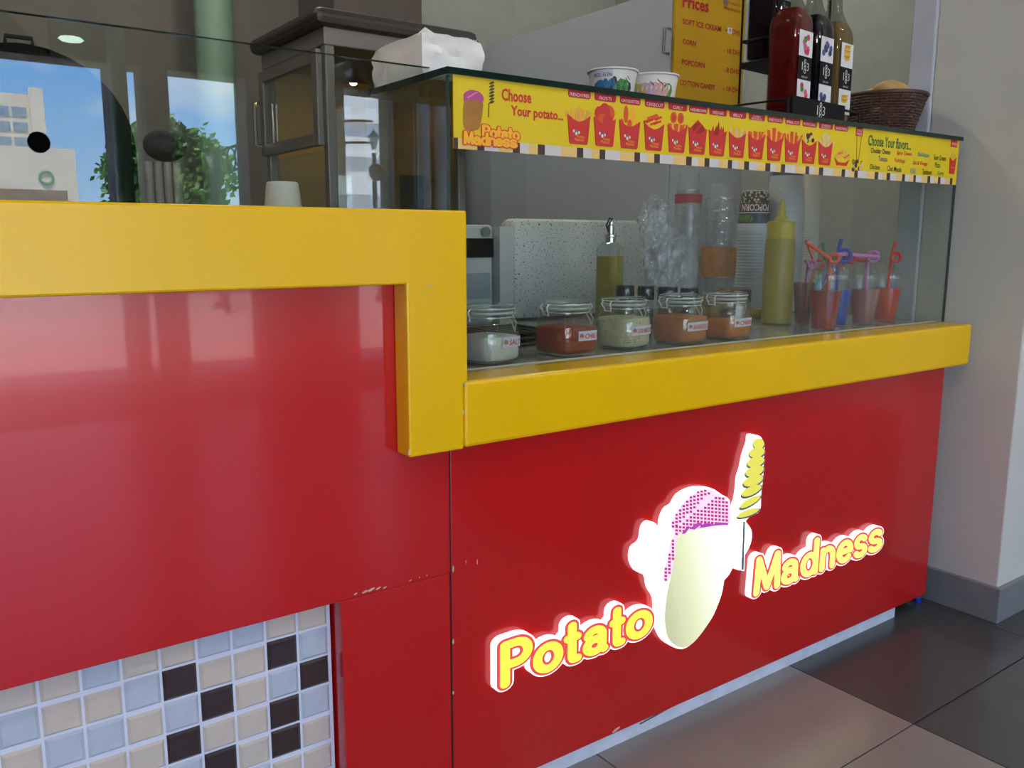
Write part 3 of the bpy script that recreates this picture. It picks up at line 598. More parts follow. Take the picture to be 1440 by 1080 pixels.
for i in range(6): on_cup(b, t, r, h, VA-.75+.14*i, .74, [(0, 0), (.145*r, 0), (.145*r, .012), (0, .012)], 6)
curved_text(b, 'PRICE . 15 Dhs', t, r, h, VA-.35, .76, r*.8, .006, 2)
for i in range(9): a = random.uniform(-.7, .8); on_cup(b, t, r, h, VA+a, random.uniform(.5, .62), ell(0, 0, random.uniform(.003, .008), random.uniform(.004, .009), 7), 0 if a < .1 else (1 if a > .45 else 2))
for i in range(8): on_cup(b, t, r, h, VA-.6+.2*i, .42, ell(0, 0, .011, .012, 8), [0, 0, 2, 0, 2, 1, 1, 2][i])
for i in range(3): on_cup(b, t, r, h, VA+.55+.1*i, .66+.05*i, [(0, 0), (.006, -.006), (.007, -.005), (.001, .001)], 2)
b.obj('printed_splashes', CPR, t, smooth=False)
t, r, h = paper_cup(.5715, .15, 72, 'white paper cup with pink and yellow splashes, right of the pair'); b = B()
for i in range(8): on_cup(b, t, r, h, VA-.75+.21*i, .5-.02*(i % 2), ell(0, 0, .013, .014, 9), [5, 5, 3, 3, 4, 4, 4, 1][i])
for i, (a, v) in enumerate([(-.1, .74), (.35, .72), (.2, .8)]): on_cup(b, t, r, h, VA+a, v, [(0, 0), (.008, -.007), (.0095, -.006), (.0015, .001)], 2)
b.obj('printed_splashes', CPR, t, smooth=False)
# wrapped pack of napkins
t = thing('napkin_pack', 'white plastic-wrapped pack on the left end of the glass case', 'pack', (.1, .21, ZTOP))
PK = mat('white_film_pack', 'f2f0ec', .22, var=.03, bump=.35, bscale=16)
pf, pbk, xl_, xr_ = .135, .306, .040, at(680, 80, 'y', .135).x; ztop = at(620, 50, 'y', .135).z-ZTOP
bm = bmesh.new(); bmesh.ops.create_cube(bm, size=1); bmesh.ops.subdivide_edges(bm, edges=bm.edges[:], cuts=9, use_grid_fill=True)
R_ = random.Random(5)
from mathutils import noise
for v in bm.verts:
    c = v.co.copy(); k = .5
    cor = max(0, abs(c.x)+abs(c.y)+abs(c.z)-1.15)*.14
    n1 = noise.noise(Vector((c.x*3.1, c.y*3.1, c.z*5)))*.05+noise.noise(Vector((c.x*8, c.y*7, c.z*9+3)))*.028
    c *= 1-cor; c += v.co.normalized()*n1
    v.co = (xl_+(c.x+.5)*(xr_-xl_), pf+(c.y+.5)*(pbk-pf), ZTOP+max(.0008, (c.z+.5)*ztop))
bm.verts.index_update(); b = B().add([v.co[:] for v in bm.verts], [[v.index for v in f.verts] for f in bm.faces]); bm.free(); b.obj('wrapped_bundle', PK, t)
b = B(); xm = (xl_+xr_)/2
b.add([(xl_-.004, pf+.01, ZTOP+ztop*.97), (xl_+.012, pf-.004, ZTOP+ztop*.9), (xl_+.035, pf+.004, ZTOP+ztop*.99), (xl_+.006, pf+.0, ZTOP+ztop*1.13)], [(0, 1, 3), (1, 2, 3), (0, 3, 2)]); b.obj('folded_corner', PK, t, smooth=False)
b = B(); lz = ZTOP+ztop*1.02
b.box(xl_+(xr_-xl_)*.42, xl_+(xr_-xl_)*.98, pf+.012, pf+.06, lz-.006, lz+.003, 0)
for i in range(14): b.box(xl_+(xr_-xl_)*(.45+.037*i), xl_+(xr_-xl_)*(.465+.037*i), pf+.0115, pf+.03, lz-.001, lz+.0034, 1)
b.obj('printed_label', [mat('label_green', '2c5a4b', .5), mat('label_white', 'd9ded9', .5)], t, smooth=False)
# wire rack with syrup bottles (turned a little)
RA = math.radians(-1.0); RO = Vector((.875, .060, ZTOP)); RA = math.radians(6)
cR, sR = math.cos(RA), math.sin(RA)
def rk(u, v, z): return (RO.x+u*cR-v*sR*-1*0+v*sR*-1, RO.y+u*sR+v*cR, ZTOP+z)
RW, RD = .31, .168
t = thing('bottle_rack', 'black wire rack on the glass case holding square bottles', 'rack', RO)
b = B(); wr = .0028
for z in (.004, .036):
    b.tube([rk(0, 0, z), rk(RW, 0, z), rk(RW, RD, z), rk(0, RD, z)], wr, 6, closed=True)
for u, v in ((0, 0), (RW, 0)): b.tube([rk(u, v, .0028), rk(u, v, .036)], wr, 6)
for u in (0, RW): b.tube([rk(max(u, .072), .088, .0028), rk(max(u, .072), .088, .30)], wr, 6); b.tube([rk(max(u, .072), RD, .0028), rk(max(u, .072), RD, .30)], wr, 6)
for z in (.138, .186): b.tube([rk(.072, .088, z), rk(RW, .088, z), rk(RW, RD, z), rk(.072, RD, z)], wr, 6, closed=True)
b.obj('wire_frame', BLKM, t)
b = B().add([rk(.070, .087, .128), rk(RW, .087, .128), rk(RW, RD, .128), rk(.070, RD, .128), rk(.070, .087, .136), rk(RW, .087, .136), rk(RW, RD, .136), rk(.070, RD, .136)], [(0, 3, 2, 1), (4, 5, 6, 7), (0, 1, 5, 4), (1, 2, 6, 5), (2, 3, 7, 6), (3, 0, 4, 7)]); b.obj('shelf', BLKM, t, smooth=False)
pl = B().add([rk(u, v, z) for v in (-.009, -.004) for (u, z) in ((.004, .0), (.226, .0), (.226, .043), (.004, .043))], [(0, 1, 2, 3), (7, 6, 5, 4), (0, 4, 5, 1), (1, 5, 6, 2), (2, 6, 7, 3), (3, 7, 4, 0)]).obj('sign_plate', BLACK, t, smooth=False)
PLW = mat('print_silver', 'c9c9c9', .5, var=0)
def stacked(b, O, U, V, h, m):      # 1, two stacked 8s, 3
    O, U, V = Vector(O), Vector(U), Vector(V)
    text(b, '1', O-U*h*.42, h=h*.62, w=h*.12, U=U, V=V, m=m, bold=-.005); text(b, '3', O+U*h*.44, h=h*.62, w=h*.36, U=U, V=V, m=m, bold=-.005)
    text(b, '8', O+V*h*.27, h=h*.6, w=h*.34, U=U, V=V, m=m, bold=-.005); text(b, '8', O-V*h*.27, h=h*.6, w=h*.36, U=U, V=V, m=m, bold=-.005)
b = B(); stacked(b, rk(.118, -.0096, .0225), (cR, sR, 0), (0, 0, 1), .031, 0); b.obj('plate_lettering', PLW, pl, smooth=False)
def syrup(u, v, z, liqcol, fruit, fm, label, capc, lev=.235, glassy='cfd2d0'):
    c = Vector(rk(u, v, z)); t = thing('syrup_bottle', label, 'bottle', c, 'square syrup bottles in the rack')
    hw = .0365; prof = [(hw*.9, 0), (hw, .004), (hw, .192), (hw*.93, .206), (hw*.62, .228), (.0165, .245), (.014, .255), (.0135, .30)]
    B().lathe(prof, c, 40, n=6, rot=RA).obj('glass_body', glass('bottle_glass', glassy, .05), t)
    li = [(hw*.88, .003), (hw*.965, .006), (hw*.965, .191), (hw*.9, .205), (hw*.6, .225)]
    LQ = glass('syrup', liqcol[0], .02, milk=liqcol[2], milkcol=liqcol[1])
    B().lathe([(r*.985, z_) for r, z_ in li], c, 40, n=6, rot=RA).obj('syrup', LQ, t)
    B().lathe([(.0155, .296), (.016, .298), (.016, .335), (.013, .34)], c, 20).obj('cap', mat('bottle_cap', capc, .4), t)
    U = Vector((cR, sR, 0)); Nn = Vector((sR, -cR, 0)); V = Vector((0, 0, 1)); F = c+Nn*(hw+.0004)
    b = B()
    def pan(z0_, z1_, m, w_=.0245): b.plane([F+U*-w_+V*z0_, F+U*w_+V*z0_, F+U*w_+V*z1_, F+U*-w_+V*z1_], m)
    pan(.022, .076, 0, .027); pan(.076, .124, 1, .027); pan(.124, .176, 0, .027)
    F2 = F+Nn*.0004
    stacked(b, F2+V*.104, U, V, .026, 2); text(b, 'SIROP', F2+V*.082, w=.024, h=.004, U=U, V=V, m=2)
    rr = random.Random(int(u*1000)+len(label))
    for zc, n_ in ((.150, 7), (.056, 4)):
        for i in range(n_):
            if fruit == 'banana':
                zz = zc-.008+i*.0055 if n_ == 7 else zc-.006+i*.004
                if zz > .174: continue
                pts = [(-.017, .0), (-.008, -.004), (.006, -.003), (.017, .005), (.006, .002), (-.008, .002)]
                b.plane([F2+Nn*.0002*i+U*x+V*(zz+y) for x, y in pts], 3+i % 2)
            else:
                x_, y_ = rr.uniform(-.016, .016), rr.uniform(-.016, .016); b.plane([F2+Nn*.0002*i+U*(x_+x)+V*(zc+y_+y) for x, y in ell(0, 0, .0068, .0068, 9)], 3+i % len(fm[:2]) if i < n_-1 else 5)
    b.obj('label', [mat('label_paper', 'd9d9dc', .5, var=0), mat('label_black', '0c0c0e', .6, var=0, spec=.2), PLW]+[mat('label_fruit', c_, .5, var=.15, scale=90) for c_ in fm], t, smooth=False)
    return t
syrup(.075, .046, .0075, ('8a2420', 'a4201c', .6), 'berry', ('b8324e', 'd2607c', '4a7a3a'), 'square bottle of red syrup, leftmost in the front of the wire rack', '1b1b1d')
syrup(.165, .046, .0075, ('1d1a22', '26212c', .75), 'berry', ('2c3766', '465390', '26305c'), 'square bottle of blackish syrup with blueberry label, middle of the front row', '1b1b1d')
syrup(.255, .046, .0075, ('d8bc80', 'b8985e', .65), 'banana', ('d8b22c', 'b98f20', 'c9a22a'), 'square bottle of tan syrup with banana label, rightmost in the front row', '1b1b1d')
syrup(.114, .127, .1440, ('2a0f16', '2a1016', .8), 'berry', ('a02a2e', 'b8393c', 'a02a2e'), 'dark square bottle on the upper shelf of the rack, behind the red bottle', '1b1b1d')
# basket of potatoes
bc = Vector((1.440, .190, ZTOP)); kk = mpp(bc); rt = 55*kk; rb_ = 36*kk; hb = 58*kk
t = thing('wicker_basket', 'dark brown woven basket on the right end of the glass case', 'basket', bc)
WICK = mat('brown_rattan', '4a3029', .5, var=.2, scale=40); b = B(); n = 26
rows = 17
for j in range(rows):
    z = .004+(hb-.006)*j/(rows-1); rr = rb_+(rt-rb_)*(z/hb)
    b.tube([(bc.x+(rr+.0022*(1 if (i+j) % 2 else -1))*math.cos(2*PI*i/(2*n)), bc.y+(rr+.0022*(1 if (i+j) % 2 else -1))*math.sin(2*PI*i/(2*n)), ZTOP+z) for i in range(2*n)], hb/rows*.5, 6, closed=True)
b.lathe([(.0001, .002), (rb_, .002), (rb_, .004)], bc, 30)
b.obj('woven_wall', WICK, t)
b = B()
for i in range(n): a = 2*PI*i/n; b.tube([(bc.x+rb_*math.cos(a), bc.y+rb_*math.sin(a), ZTOP+.003), (bc.x+rt*math.cos(a), bc.y+rt*math.sin(a), ZTOP+hb)], .002, 5)
b.obj('stakes', WICK, t)['kind'] = 'stuff'
B().tube([(bc.x+rt*1.01*math.cos(2*PI*i/36), bc.y+rt*1.01*math.sin(2*PI*i/36), ZTOP+hb) for i in range(36)], .0055, 8, closed=True).obj('rim', WICK, t)
PTM = mat('potato_skin', 'b08f5a', .6, var=.2, scale=30, bump=.15, bscale=50)
for i, (dx, dy, dz, r_, sx_, lb) in enumerate([(-.014, -.030, .99, .038, 1.3, 'tan potato nearest the front of the basket, largest'), (.030, .044, .97, .036, 1.2, 'tan potato at the back of the basket, behind the large one'), (.0, .0, .40, .044, 1.1, 'tan potato lowest in the basket, under the others')]):
    bm = bmesh.new(); bmesh.ops.create_icosphere(bm, subdivisions=3, radius=1)
    for v in bm.verts:
        c = v.co*(1+.08*noise.noise(v.co*1.5+Vector((i*3.3, 0, 0)))); v.co = Vector((c.x*sx_*r_, c.y*r_*.95, c.z*r_*.82))
    bm.verts.index_update(); o = B().add([v.co[:] for v in bm.verts], [[v.index for v in f.verts] for f in bm.faces]).obj('potato', PTM); bm.free()
    o.location = (bc.x+dx, bc.y+dy, ZTOP+hb*dz+.006); o.rotation_euler = (.1, .15*(-1)**i, .4*i-.5); tag(o, lb, 'potato', 'potatoes in the basket')
    for ex, ez in ((.3, .6), (-.4, .5)): pass

# ------------------------------------------------------------------ clip-top spice jars
CLIP = mat('clip_wire', 'dcdcd8', .3, metal=.3, var=0)
RUB = mat('jar_seal', 'b9bdb9', .6)
def spice_jar(cx, cy, rot, col, fill, word_, label, roundness=5, speck=None):
    c = Vector((cx, cy, ZLT)); t = thing('spice_jar', label, 'jar', c, 'clip-top spice jars behind the glass')
    hw = .0465
    B().lathe([(hw*.82, 0), (hw*.94, .003), (hw, .010), (hw, .052), (hw*.96, .060), (hw*.9, .066), (.040, .069), (.039, .074), (.0415, .077), (.0415, .081), (.0395, .0835)], c, 44, n=roundness, rot=rot).obj('glass_body', JARG, t)
    pm = mat('spice', col, .9, var=.12, scale=40, bump=.25, bscale=90)
    pr = [(hw*.8, .004), (hw*.9, .006), (hw*.955, .012), (hw*.955, fill-.004), (hw*.9, fill), (.0001, fill+.004)]
    o = B().lathe(pr, c, 44, n=roundness, rot=rot).obj('spice', pm, t)
    if speck:
        b = B(); rr = random.Random(3)
        for i in range(60):
            a = rr.uniform(0, 2*PI); k = (abs(math.cos(a))**roundness+abs(math.sin(a))**roundness)**(-1/roundness); q_ = hw*.957*k; z = rr.uniform(.012, fill-.004); p = Vector((c.x+q_*math.cos(a+rot)*1.002, c.y+q_*math.sin(a+rot)*1.002, c.z+z)); b.sphere(p, .0011, 5, 4)
        b.obj('herb_flecks', mat('herb', speck, .8), o)['kind'] = 'stuff'
    B().tube([(cx+.041*math.cos(2*PI*i/30), cy+.041*math.sin(2*PI*i/30), ZLT+.0862) for i in range(30)], .0024, 6, closed=True).obj('rubber_seal', RUB, t)
    lid = B().lathe([(.039, .0885), (.0435, .0895), (.0445, .094), (.0430, .099), (.034, .101), (.0001, .1005)], c, 36).obj('glass_lid', JARG, t)
    b = B(); a0 = math.radians(-30)
    for sg in (0, 1):
        a = rot+(math.radians(-12) if sg == 0 else math.radians(168)); d = Vector((math.cos(a), math.sin(a), 0)); s2 = Vector((-d.y, d.x, 0))
        for w_ in (-.012, .012): b.tube([c+d*.0445+s2*w_+Vector((0, 0, .094)), c+d*.049+s2*w_+Vector((0, 0, .088)), c+d*.044+s2*w_*.8+Vector((0, 0, .078)), c+d*(.053 if sg == 0 else .044)+s2*w_*.6+Vector((0, 0, .066 if sg == 0 else .074))], .0016, 6)
        b.tube([c+d*.053+s2*-.007+Vector((0, 0, .066)), c+d*.056+Vector((0, 0, .05)), c+d*.053+s2*.007+Vector((0, 0, .066))] if sg == 0 else [c+d*.044+s2*-.0096+Vector((0, 0, .074)), c+d*.044+s2*.0096+Vector((0, 0, .074))], .0016, 6)
    for zz, rr in ((.079, .0425), (.0940, .0452)): b.tube([(cx+rr*math.cos(2*PI*i/30), cy+rr*math.sin(2*PI*i/30), ZLT+zz) for i in range(30)], .0009, 5, closed=True)
    b.obj('wire_clip', CLIP, t)
    U = Vector((math.cos(rot), math.sin(rot), 0)); Nn = Vector((math.sin(rot), -math.cos(rot), 0)); V = Vector((0, 0, 1)); b = B(); F = c+Nn*(hw+.0006)
    u0, u1 = (-.012, .036) if len(word_) < 6 else (-.034, .040); z0_, z1_ = .028, .046
    def surf(u, off):       # point on the rounded-square wall at tangential offset u
        k = (1-min(.999, abs(u)/hw)**roundness)**(1/roundness); return c+U*u+Nn*(hw*k+off)
    m_ = 8; pts = [(u0+(u1-u0)*i/m_) for i in range(m_+1)]
    vs = [surf(u, .0006)+V*z0_ for u in pts]+[surf(u, .0006)+V*z1_ for u in pts]; b.add(vs, [(i, i+1, m_+2+i, m_+1+i) for i in range(m_)], 0)
    vs, fs = glyphs(word_, .02, .15); a_, b_ = min(v.x for v in vs), max(v.x for v in vs); h_ = max(v.y for v in vs)
    tw0, tw1 = u0+.016, u1-.002
    b.add([surf(tw0+(v.x-a_)/(b_-a_)*(tw1-tw0), .0011)+V*(z0_+.004+v.y/h_*.009) for v in vs], fs, 1)
    b.add([surf(u0+.003+x, .0011)+V*(z0_+.004+y) for x, y in [(0, .002), (.010, .002), (.010, .008), (0, .008)]], [(0, 1, 2, 3)], 2); b.add([surf(u0+.003+x, .0012)+V*(z0_+.010+y) for x, y in ell(.004, .001, .003, .003, 8)], [tuple(range(8))], 3)
    b.obj('label', [mat('jar_label', 'c9cadb', .5, var=0), mat('print_jar_red', 'c8402c', .5, var=0), mat('print_jar_orange', 'd8773a', .5, var=0), mat('print_jar_grey', '6a6672', .5, var=0)], t, smooth=False)
R5 = math.radians
spice_jar(.158, .122, R5(10), 'e6e4df', .046, 'SALT', 'jar of white salt, leftmost of the clip-top jars', 4)
spice_jar(.334, .122, R5(3), '9c3a22', .052, 'CHILI', 'jar of dark red chili powder, second of the clip-top jars', 6)
spice_jar(.490, .132, R5(12), 'cfc7a6', .060, 'SOUR AND CREAM', 'jar of cream seasoning with green flecks, middle of the clip-top jars', 3.5, '5c5a34')
spice_jar(.640, .122, R5(6), 'c0703a', .056, 'BARBEQUE', 'jar of orange-brown seasoning, between the cream and cheese jars', 5)
spice_jar(.785, .124, R5(8), 'cf7430', .040, 'CHEESE', 'half-full jar of bright orange seasoning, rightmost of the clip-top jars', 4)

# shakers behind the jars
def shaker(px0, px1, pyt, Y, label, capm, body='6a5a48'):
    p = at((px0+px1)/2, pyt, 'y', Y); r = (px1-px0)/2*mpp(p); zt_ = p.z-ZLT; t = thing('seasoning_shaker', label, 'shaker', (p.x, Y, ZLT), 'shakers behind the jars')
    c = (p.x, Y, ZLT)
    B().lathe([(r*.92, 0), (r, .004), (r, zt_-.034), (r*.9, zt_-.03)], c, 26).obj('glass_body', JARG, t); B().lathe([(r*.9, .004), (r*.93, .008), (r*.93, (zt_-.034)*.7)], c, 26).obj('seasoning', mat('seasoning', body, .9), t)
    B().lathe([(r*.98, zt_-.032), (r*1.02, zt_-.030), (r*1.02, zt_-.004), (r*.94, zt_), (.0001, zt_)], c, 26).obj('cap', capm, t)
BCHR = mat('dark_chrome', '4a4a4c', .16, metal=1, var=0)
shaker(866, 892, 401, .30, 'dark chrome-capped shaker behind the cream jar, leftmost of the row', BCHR)
shaker(897, 920, 402, .33, 'dark chrome-capped shaker, second of the row behind the jars', BCHR, '3c342c')
shaker(925, 953, 403, .31, 'dark chrome-capped shaker, third of the row behind the orange jar', BCHR)
shaker(957, 982, 405, .30, 'dark chrome-capped shaker, fourth of the row behind the orange jar', BCHR, '3c342c')
shaker(1012, 1056, 406, .25, 'wide brown-capped shaker behind the rightmost jar', mat('brown_metal_cap', '6b5c55', .3, metal=.8))
# oil bottle
Y = .42; p = at(858, 358, 'y', Y); k = mpp(p); r = 16.5*k; c = Vector((p.x, Y, ZLT)); zl = at(858, 360, 'y', Y).z-ZLT; zs = at(858, 350, 'y', Y).z-ZLT; zc = at(858, 334, 'y', Y).z-ZLT; ze = at(858, 307, 'y', Y).z-ZLT
t = thing('oil_bottle', 'square bottle of yellow oil with chrome pourer in front of white board', 'bottle', c)
B().lathe([(r*.92, 0), (r, .004), (r, zs), (r*.8, zs+.008), (r*.42, zs+.018), (r*.4, zc)], c, 32, n=5, rot=.35).obj('glass_body', JARG, t)
B().lathe([(r*.9, .004), (r*.95, .008), (r*.95, zl)], c, 32, n=5, rot=.35).obj('oil', glass('oil', 'dccb5a', .02, milk=.6, milkcol='cdb948'), t)
B().lathe([(r*.42, zc-.012), (r*.44, zc), (r*.52, zc+.002), (r*.52, zc+.007), (r*.3, zc+.009), (r*.3, zc+.028), (r*.2, zc+.03)], c, 20).tube([c+Vector((0, 0, zc+.026)), c+Vector((0, 0, ze-.012)), c+Vector((.004, -.002, ze-.003)), c+Vector((.012, -.004, ze-.008))], .0045, 8).obj('pourer', CHROME, t)
B().tube([c+Vector((-.006, 0, zc+.012)), c+Vector((-.012, .002, ze-.016)), c+Vector((-.004, 0, ze)), c+Vector((.004, 0, ze-.002))], .0026, 6).obj('pourer_lever', BLACK, t)
# white speckled board and the white machine left of it
SPK = bpy.data.materials.new('speckled_white'); SPK.use_nodes = True; tt = SPK.node_tree; pp = tt.nodes['Principled BSDF']; pp.inputs['Roughness'].default_value = .45
co = N(tt, 'ShaderNodeTexCoord'); vo = N(tt, 'ShaderNodeTexNoise'); vo.inputs['Scale'].default_value = 190; vo.inputs['Detail'].default_value = 1; rm = N(tt, 'ShaderNodeValToRGB')
tt.links.new(co.outputs['Object'], vo.inputs[0]); tt.links.new(vo.outputs[0], rm.inputs[0]); tt.links.new(rm.outputs[0], pp.inputs['Base Color'])
rm.color_ramp.elements[0].position = .30; rm.color_ramp.elements[0].color = (.12, .12, .11, 1); rm.color_ramp.elements[1].position = .40; rm.color_ramp.elements[1].color = (*lin('d9dad5'), 1)
Y = .70; a = at(724, 307, 'y', Y); c = at(912, 311, 'y', Y)
tag(B().cbox(a.x, c.x, Y, Y+.075, ZLT, a.z, .02).obj('speckled_board', SPK), 'white speckled worktop board standing upright behind the jars', 'board')
Y = .62; a = at(600, 320, 'y', Y); c = at(722, 316, 'y', Y); zt_ = at(690, 316, 'y', Y).z
t = thing('white_machine', 'white machine with dark slot, left of the speckled board', 'machine', ((a.x+c.x)/2, Y+.06, ZLT))
MW = mat('machine_white', 'c4c6c4', .45)
B().cbox(a.x, at(700, 330, 'y', Y).x, Y+.02, Y+.075, ZLT, zt_, .008).box(at(703, 330, 'y', Y).x, c.x, Y, Y+.075, ZLT, zt_-.004).obj('body', MW, t, smooth=False)
sl0, sl1 = at(625, 335, 'y', Y), at(698, 362, 'y', Y)
B().box(sl0.x, sl1.x, Y+.012, Y+.03, sl1.z, sl0.z).obj('slot', BLACK, t, smooth=False); kb = at(688, 326, 'y', Y)
B().tube([(kb.x, Y+.022, kb.z), (kb.x, Y+.01, kb.z)], .012, 14).obj('knob', STEEL, t)
s2 = at(694, 420, 'y', Y); s1 = at(610, 386, 'y', Y); B().box(s1.x, s2.x, Y+.014, Y+.02, s2.z, s1.z).obj('lower_panel', mat('machine_grey', '9aa4a8', .4), t, smooth=False)
# wire trays behind the salt jar
p = Vector((.30, .33, ZLT))
for k in range(3):
    b = B(); z = ZLT+.003+.012*k; w_, d_ = .11, .07
    b.tube([(p.x-w_, p.y-d_, z), (p.x+w_, p.y-d_, z), (p.x+w_, p.y+d_, z), (p.x-w_, p.y+d_, z)], .003, 6, closed=True)
    for i in range(9): b.tube([(p.x-w_+w_*2*(i+.5)/9, p.y-d_, z), (p.x-w_+w_*2*(i+.5)/9, p.y+d_, z)], .0018, 5)
    b.box(p.x-w_+.002, p.x+w_-.002, p.y-d_+.002, p.y+d_-.002, z-.0028, z-.0012)
    tag(b.obj('wire_tray', mat('dark_wire', '4b4744', .4, metal=.6)), ['dark wire tray at the bottom of the stack behind the salt and chili jars', 'dark wire tray in the middle of the stack behind the salt and chili jars', 'dark wire tray on top of the stack behind the salt and chili jars'][k], 'tray', 'wire trays behind the jars')

# ------------------------------------------------------------------ cup stacks and plastic bundles at the back
def nested(name, label, cx, cy, r, h, step, m, top=None, flip=True, mat2=None, cupm=None, group=None):
    t = thing(name, label, 'cup stack', (cx, cy, ZLT), group); n = int((h-.11)/step)
    b = B()
    for i in range(n):          # turned-over cups: each lip is a ring of its own, a little proud
        z = i*step; b.lathe([(r*.965, z), (r*1.0, z+.001), (r*1.0, z+step*.5), (r*.955, z+step*.55), (r*.95, z+step)], (cx, cy, ZLT), 30, caps=(i == 0))
    b.obj('lower_cups', m, t)['kind'] = 'stuff'
    z = n*step; tp = B().lathe([(r, z), (r*1.0, z+step*.5), (r*.955, z+step*.6), (r*.78, h-.002), (r*.76, h), (.0001, h)], (cx, cy, ZLT), 36, caps=False).obj('top_cup', cupm or m, t)
    return t, tp, z+step*.6
CARD = mat('cup_card', 'c9cdcf', .5, var=.03); CARD2 = mat('cream_cup_card', 'dfd8c6', .5, var=.03)
Y = .54; p = at(1056, 400, 'y', Y); kk = mpp(p); r = 23.5*kk; h = at(1058, 268, 'y', Y).z-ZLT
POPM = bpy.data.materials.new('popcorn_print'); POPM.use_nodes = True; tt = POPM.node_tree; pp = tt.nodes['Principled BSDF']; co = N(tt, 'ShaderNodeTexCoord'); vo = N(tt, 'ShaderNodeTexVoronoi'); vo.inputs['Scale'].default_value = 120; rm = N(tt, 'ShaderNodeValToRGB')
tt.links.new(co.outputs['Object'], vo.inputs[0]); tt.links.new(vo.outputs[0], rm.inputs[0]); tt.links.new(rm.outputs[0], pp.inputs['Base Color']); rm.color_ramp.elements[0].color = (*lin('d9cfa0'), 1); rm.color_ramp.elements[1].color = (*lin('251c18'), 1); rm.color_ramp.elements[0].position = .35; rm.color_ramp.elements[1].position = .5
t, tp, z0_ = nested('popcorn_cup_stack', 'stack of upturned white cups topped by a printed popcorn cup', p.x, Y, r, h, .009, CARD, cupm=CARD)
zm = h-.062; rr = lambda z: r*(.955-(z-z0_)/(h-.002-z0_)*.175)+.0006
b = B()
b.lathe([(rr(zm+.026), zm+.026), (rr(h-.003), h-.003)], (p.x, Y, ZLT), 36, m=0, caps=False).lathe([(rr(zm), zm), (rr(zm+.026), zm+.026)], (p.x, Y, ZLT), 36, m=1, caps=False).lathe([(rr(zm-.003), zm-.003), (rr(zm), zm)], (p.x, Y, ZLT), 36, m=2, caps=False).lathe([(rr(zm-.032), zm-.032), (rr(zm-.003), zm-.003)], (p.x, Y, ZLT), 36, m=3, caps=False)
va = math.radians(-145)
vs, fs = glyphs('POPCORN', .03); a_, b_ = min(v.x for v in vs), max(v.x for v in vs); h_ = max(v.y for v in vs)
b.add([(p.x+(rr(zm+.01)+.0008)*math.cos(va+.15-((v.x-a_)/(b_-a_)-.5)*2.0), Y+(rr(zm+.01)+.0008)*math.sin(va+.15-((v.x-a_)/(b_-a_)-.5)*2.0), ZLT+zm+.022-v.y/h_*.019) for v in vs], [f[::1] for f in fs], 4)
for i in range(9): a = va-1+.25*i; b.plane([(p.x+(rr(zm-.015)+.001)*math.cos(a+x), Y+(rr(zm-.015)+.001)*math.sin(a+x), ZLT+zm-.018+z) for x, z in ell(0, 0, .24, .011, 9)], 5 if i < 4 else 3)
b.obj('cup_print', [POPM, mat('print_maroon', '4a1c1a', .5), mat('print_ivory', 'd8cfc4', .5), mat('print_navy', '26344e', .5), PW, mat('print_leaf', '5f8a2c', .5)], tp)
p2 = at(1098, 400, 'y', Y-.03); r2 = 26*mpp(p2); h2 = at(1110, 238, 'y', Y-.03).z-ZLT
t, tp, z0_ = nested('white_cup_stack', 'tall stack of white cups in clear film behind the mustard bottle', p2.x, Y-.03, r2, h2, .009, CARD, cupm=CARD)
B().lathe([(r2*.83, h2-.02), (r2*.775, h2+.0005), (.0001, h2+.001)], (p2.x, Y-.03, ZLT), 30, caps=False).obj('printed_base', mat('navy_print', '34486a', .5, var=.3, scale=60), tp)
B().lathe([(r2*1.03, .0), (r2*1.04, h2*.4), (r2*1.03, h2*.7), (r2*.95, h2*.93), (r2*.84, h2+.004)], (p2.x, Y-.03, ZLT), 30, caps=False).obj('film_sleeve', glass('film_sleeve', 'fafbfc', .06, rough=.06, milk=.03, bump=.5, bscale=60), t)
p3 = at(1128, 400, 'y', .50); r3 = 17*mpp(p3); h3 = at(1130, 236, 'y', .5).z-ZLT
nested('cream_cup_stack', 'tall ribbed stack of cream cups, right of the white stack', p3.x+.050, .53, r3, h3, .0075, CARD2)
# clear cup stacks
CLR2 = glass('clear_nested_plastic', 'fafafa', .14, milk=.03)
def clear_stack(label, pxl, pxr, pyt, Y, band, bandz, n=8, redtxt=False):
    p = at((pxl+pxr)/2, 400, 'y', Y); r = (pxr-pxl)/2*mpp(p); h = at((pxl+pxr)/2, pyt, 'y', Y).z-ZLT; t = thing('clear_cup_stack', label, 'cup stack', (p.x, Y, ZLT), 'stacks of clear cups at the back'); c = (p.x, Y, ZLT)
    b = B()
    for i in range(n): z = .02+i*(h-.12)/n; b.lathe([(r*.72, z), (r*.95, z+.085), (r*.98, z+.087), (r*.98, z+.091)], c, 26, caps=False)
    b.lathe([(r*.72, 0), (r*.74, .022)], c, 26)
    b.obj('cups', CLR2, t)['kind'] = 'stuff'
    B().lathe([(r*.8, 0), (r*1.0, h*.3), (r*1.04, h*.8), (r*.8, h)], c, 26, caps=False).obj('film_sleeve', glass('film_wrap', 'fbfbfc', .07, rough=.08, milk=.02, bump=.6, bscale=50), t)
    b = B().lathe([(r*1.045, bandz[0]*h), (r*1.05, bandz[1]*h)], c, 26, caps=False); b.obj('printed_band', band, t)
    if redtxt:
        b = B(); o_ = t.location; vs, fs = glyphs('CUPS', .02)
    return t
clear_stack('stack of clear plastic cups with red band, behind the crumpled bag', 946, 982, 244, .50, mat('red_band_print', 'a3303c', .5), (.80, .86))
clear_stack('stack of clear plastic cups with wide orange band, left of the popcorn cups', 986, 1032, 258, .52, mat('orange_band_print', 'b87328', .5, var=.2, scale=40), (.30, .52))
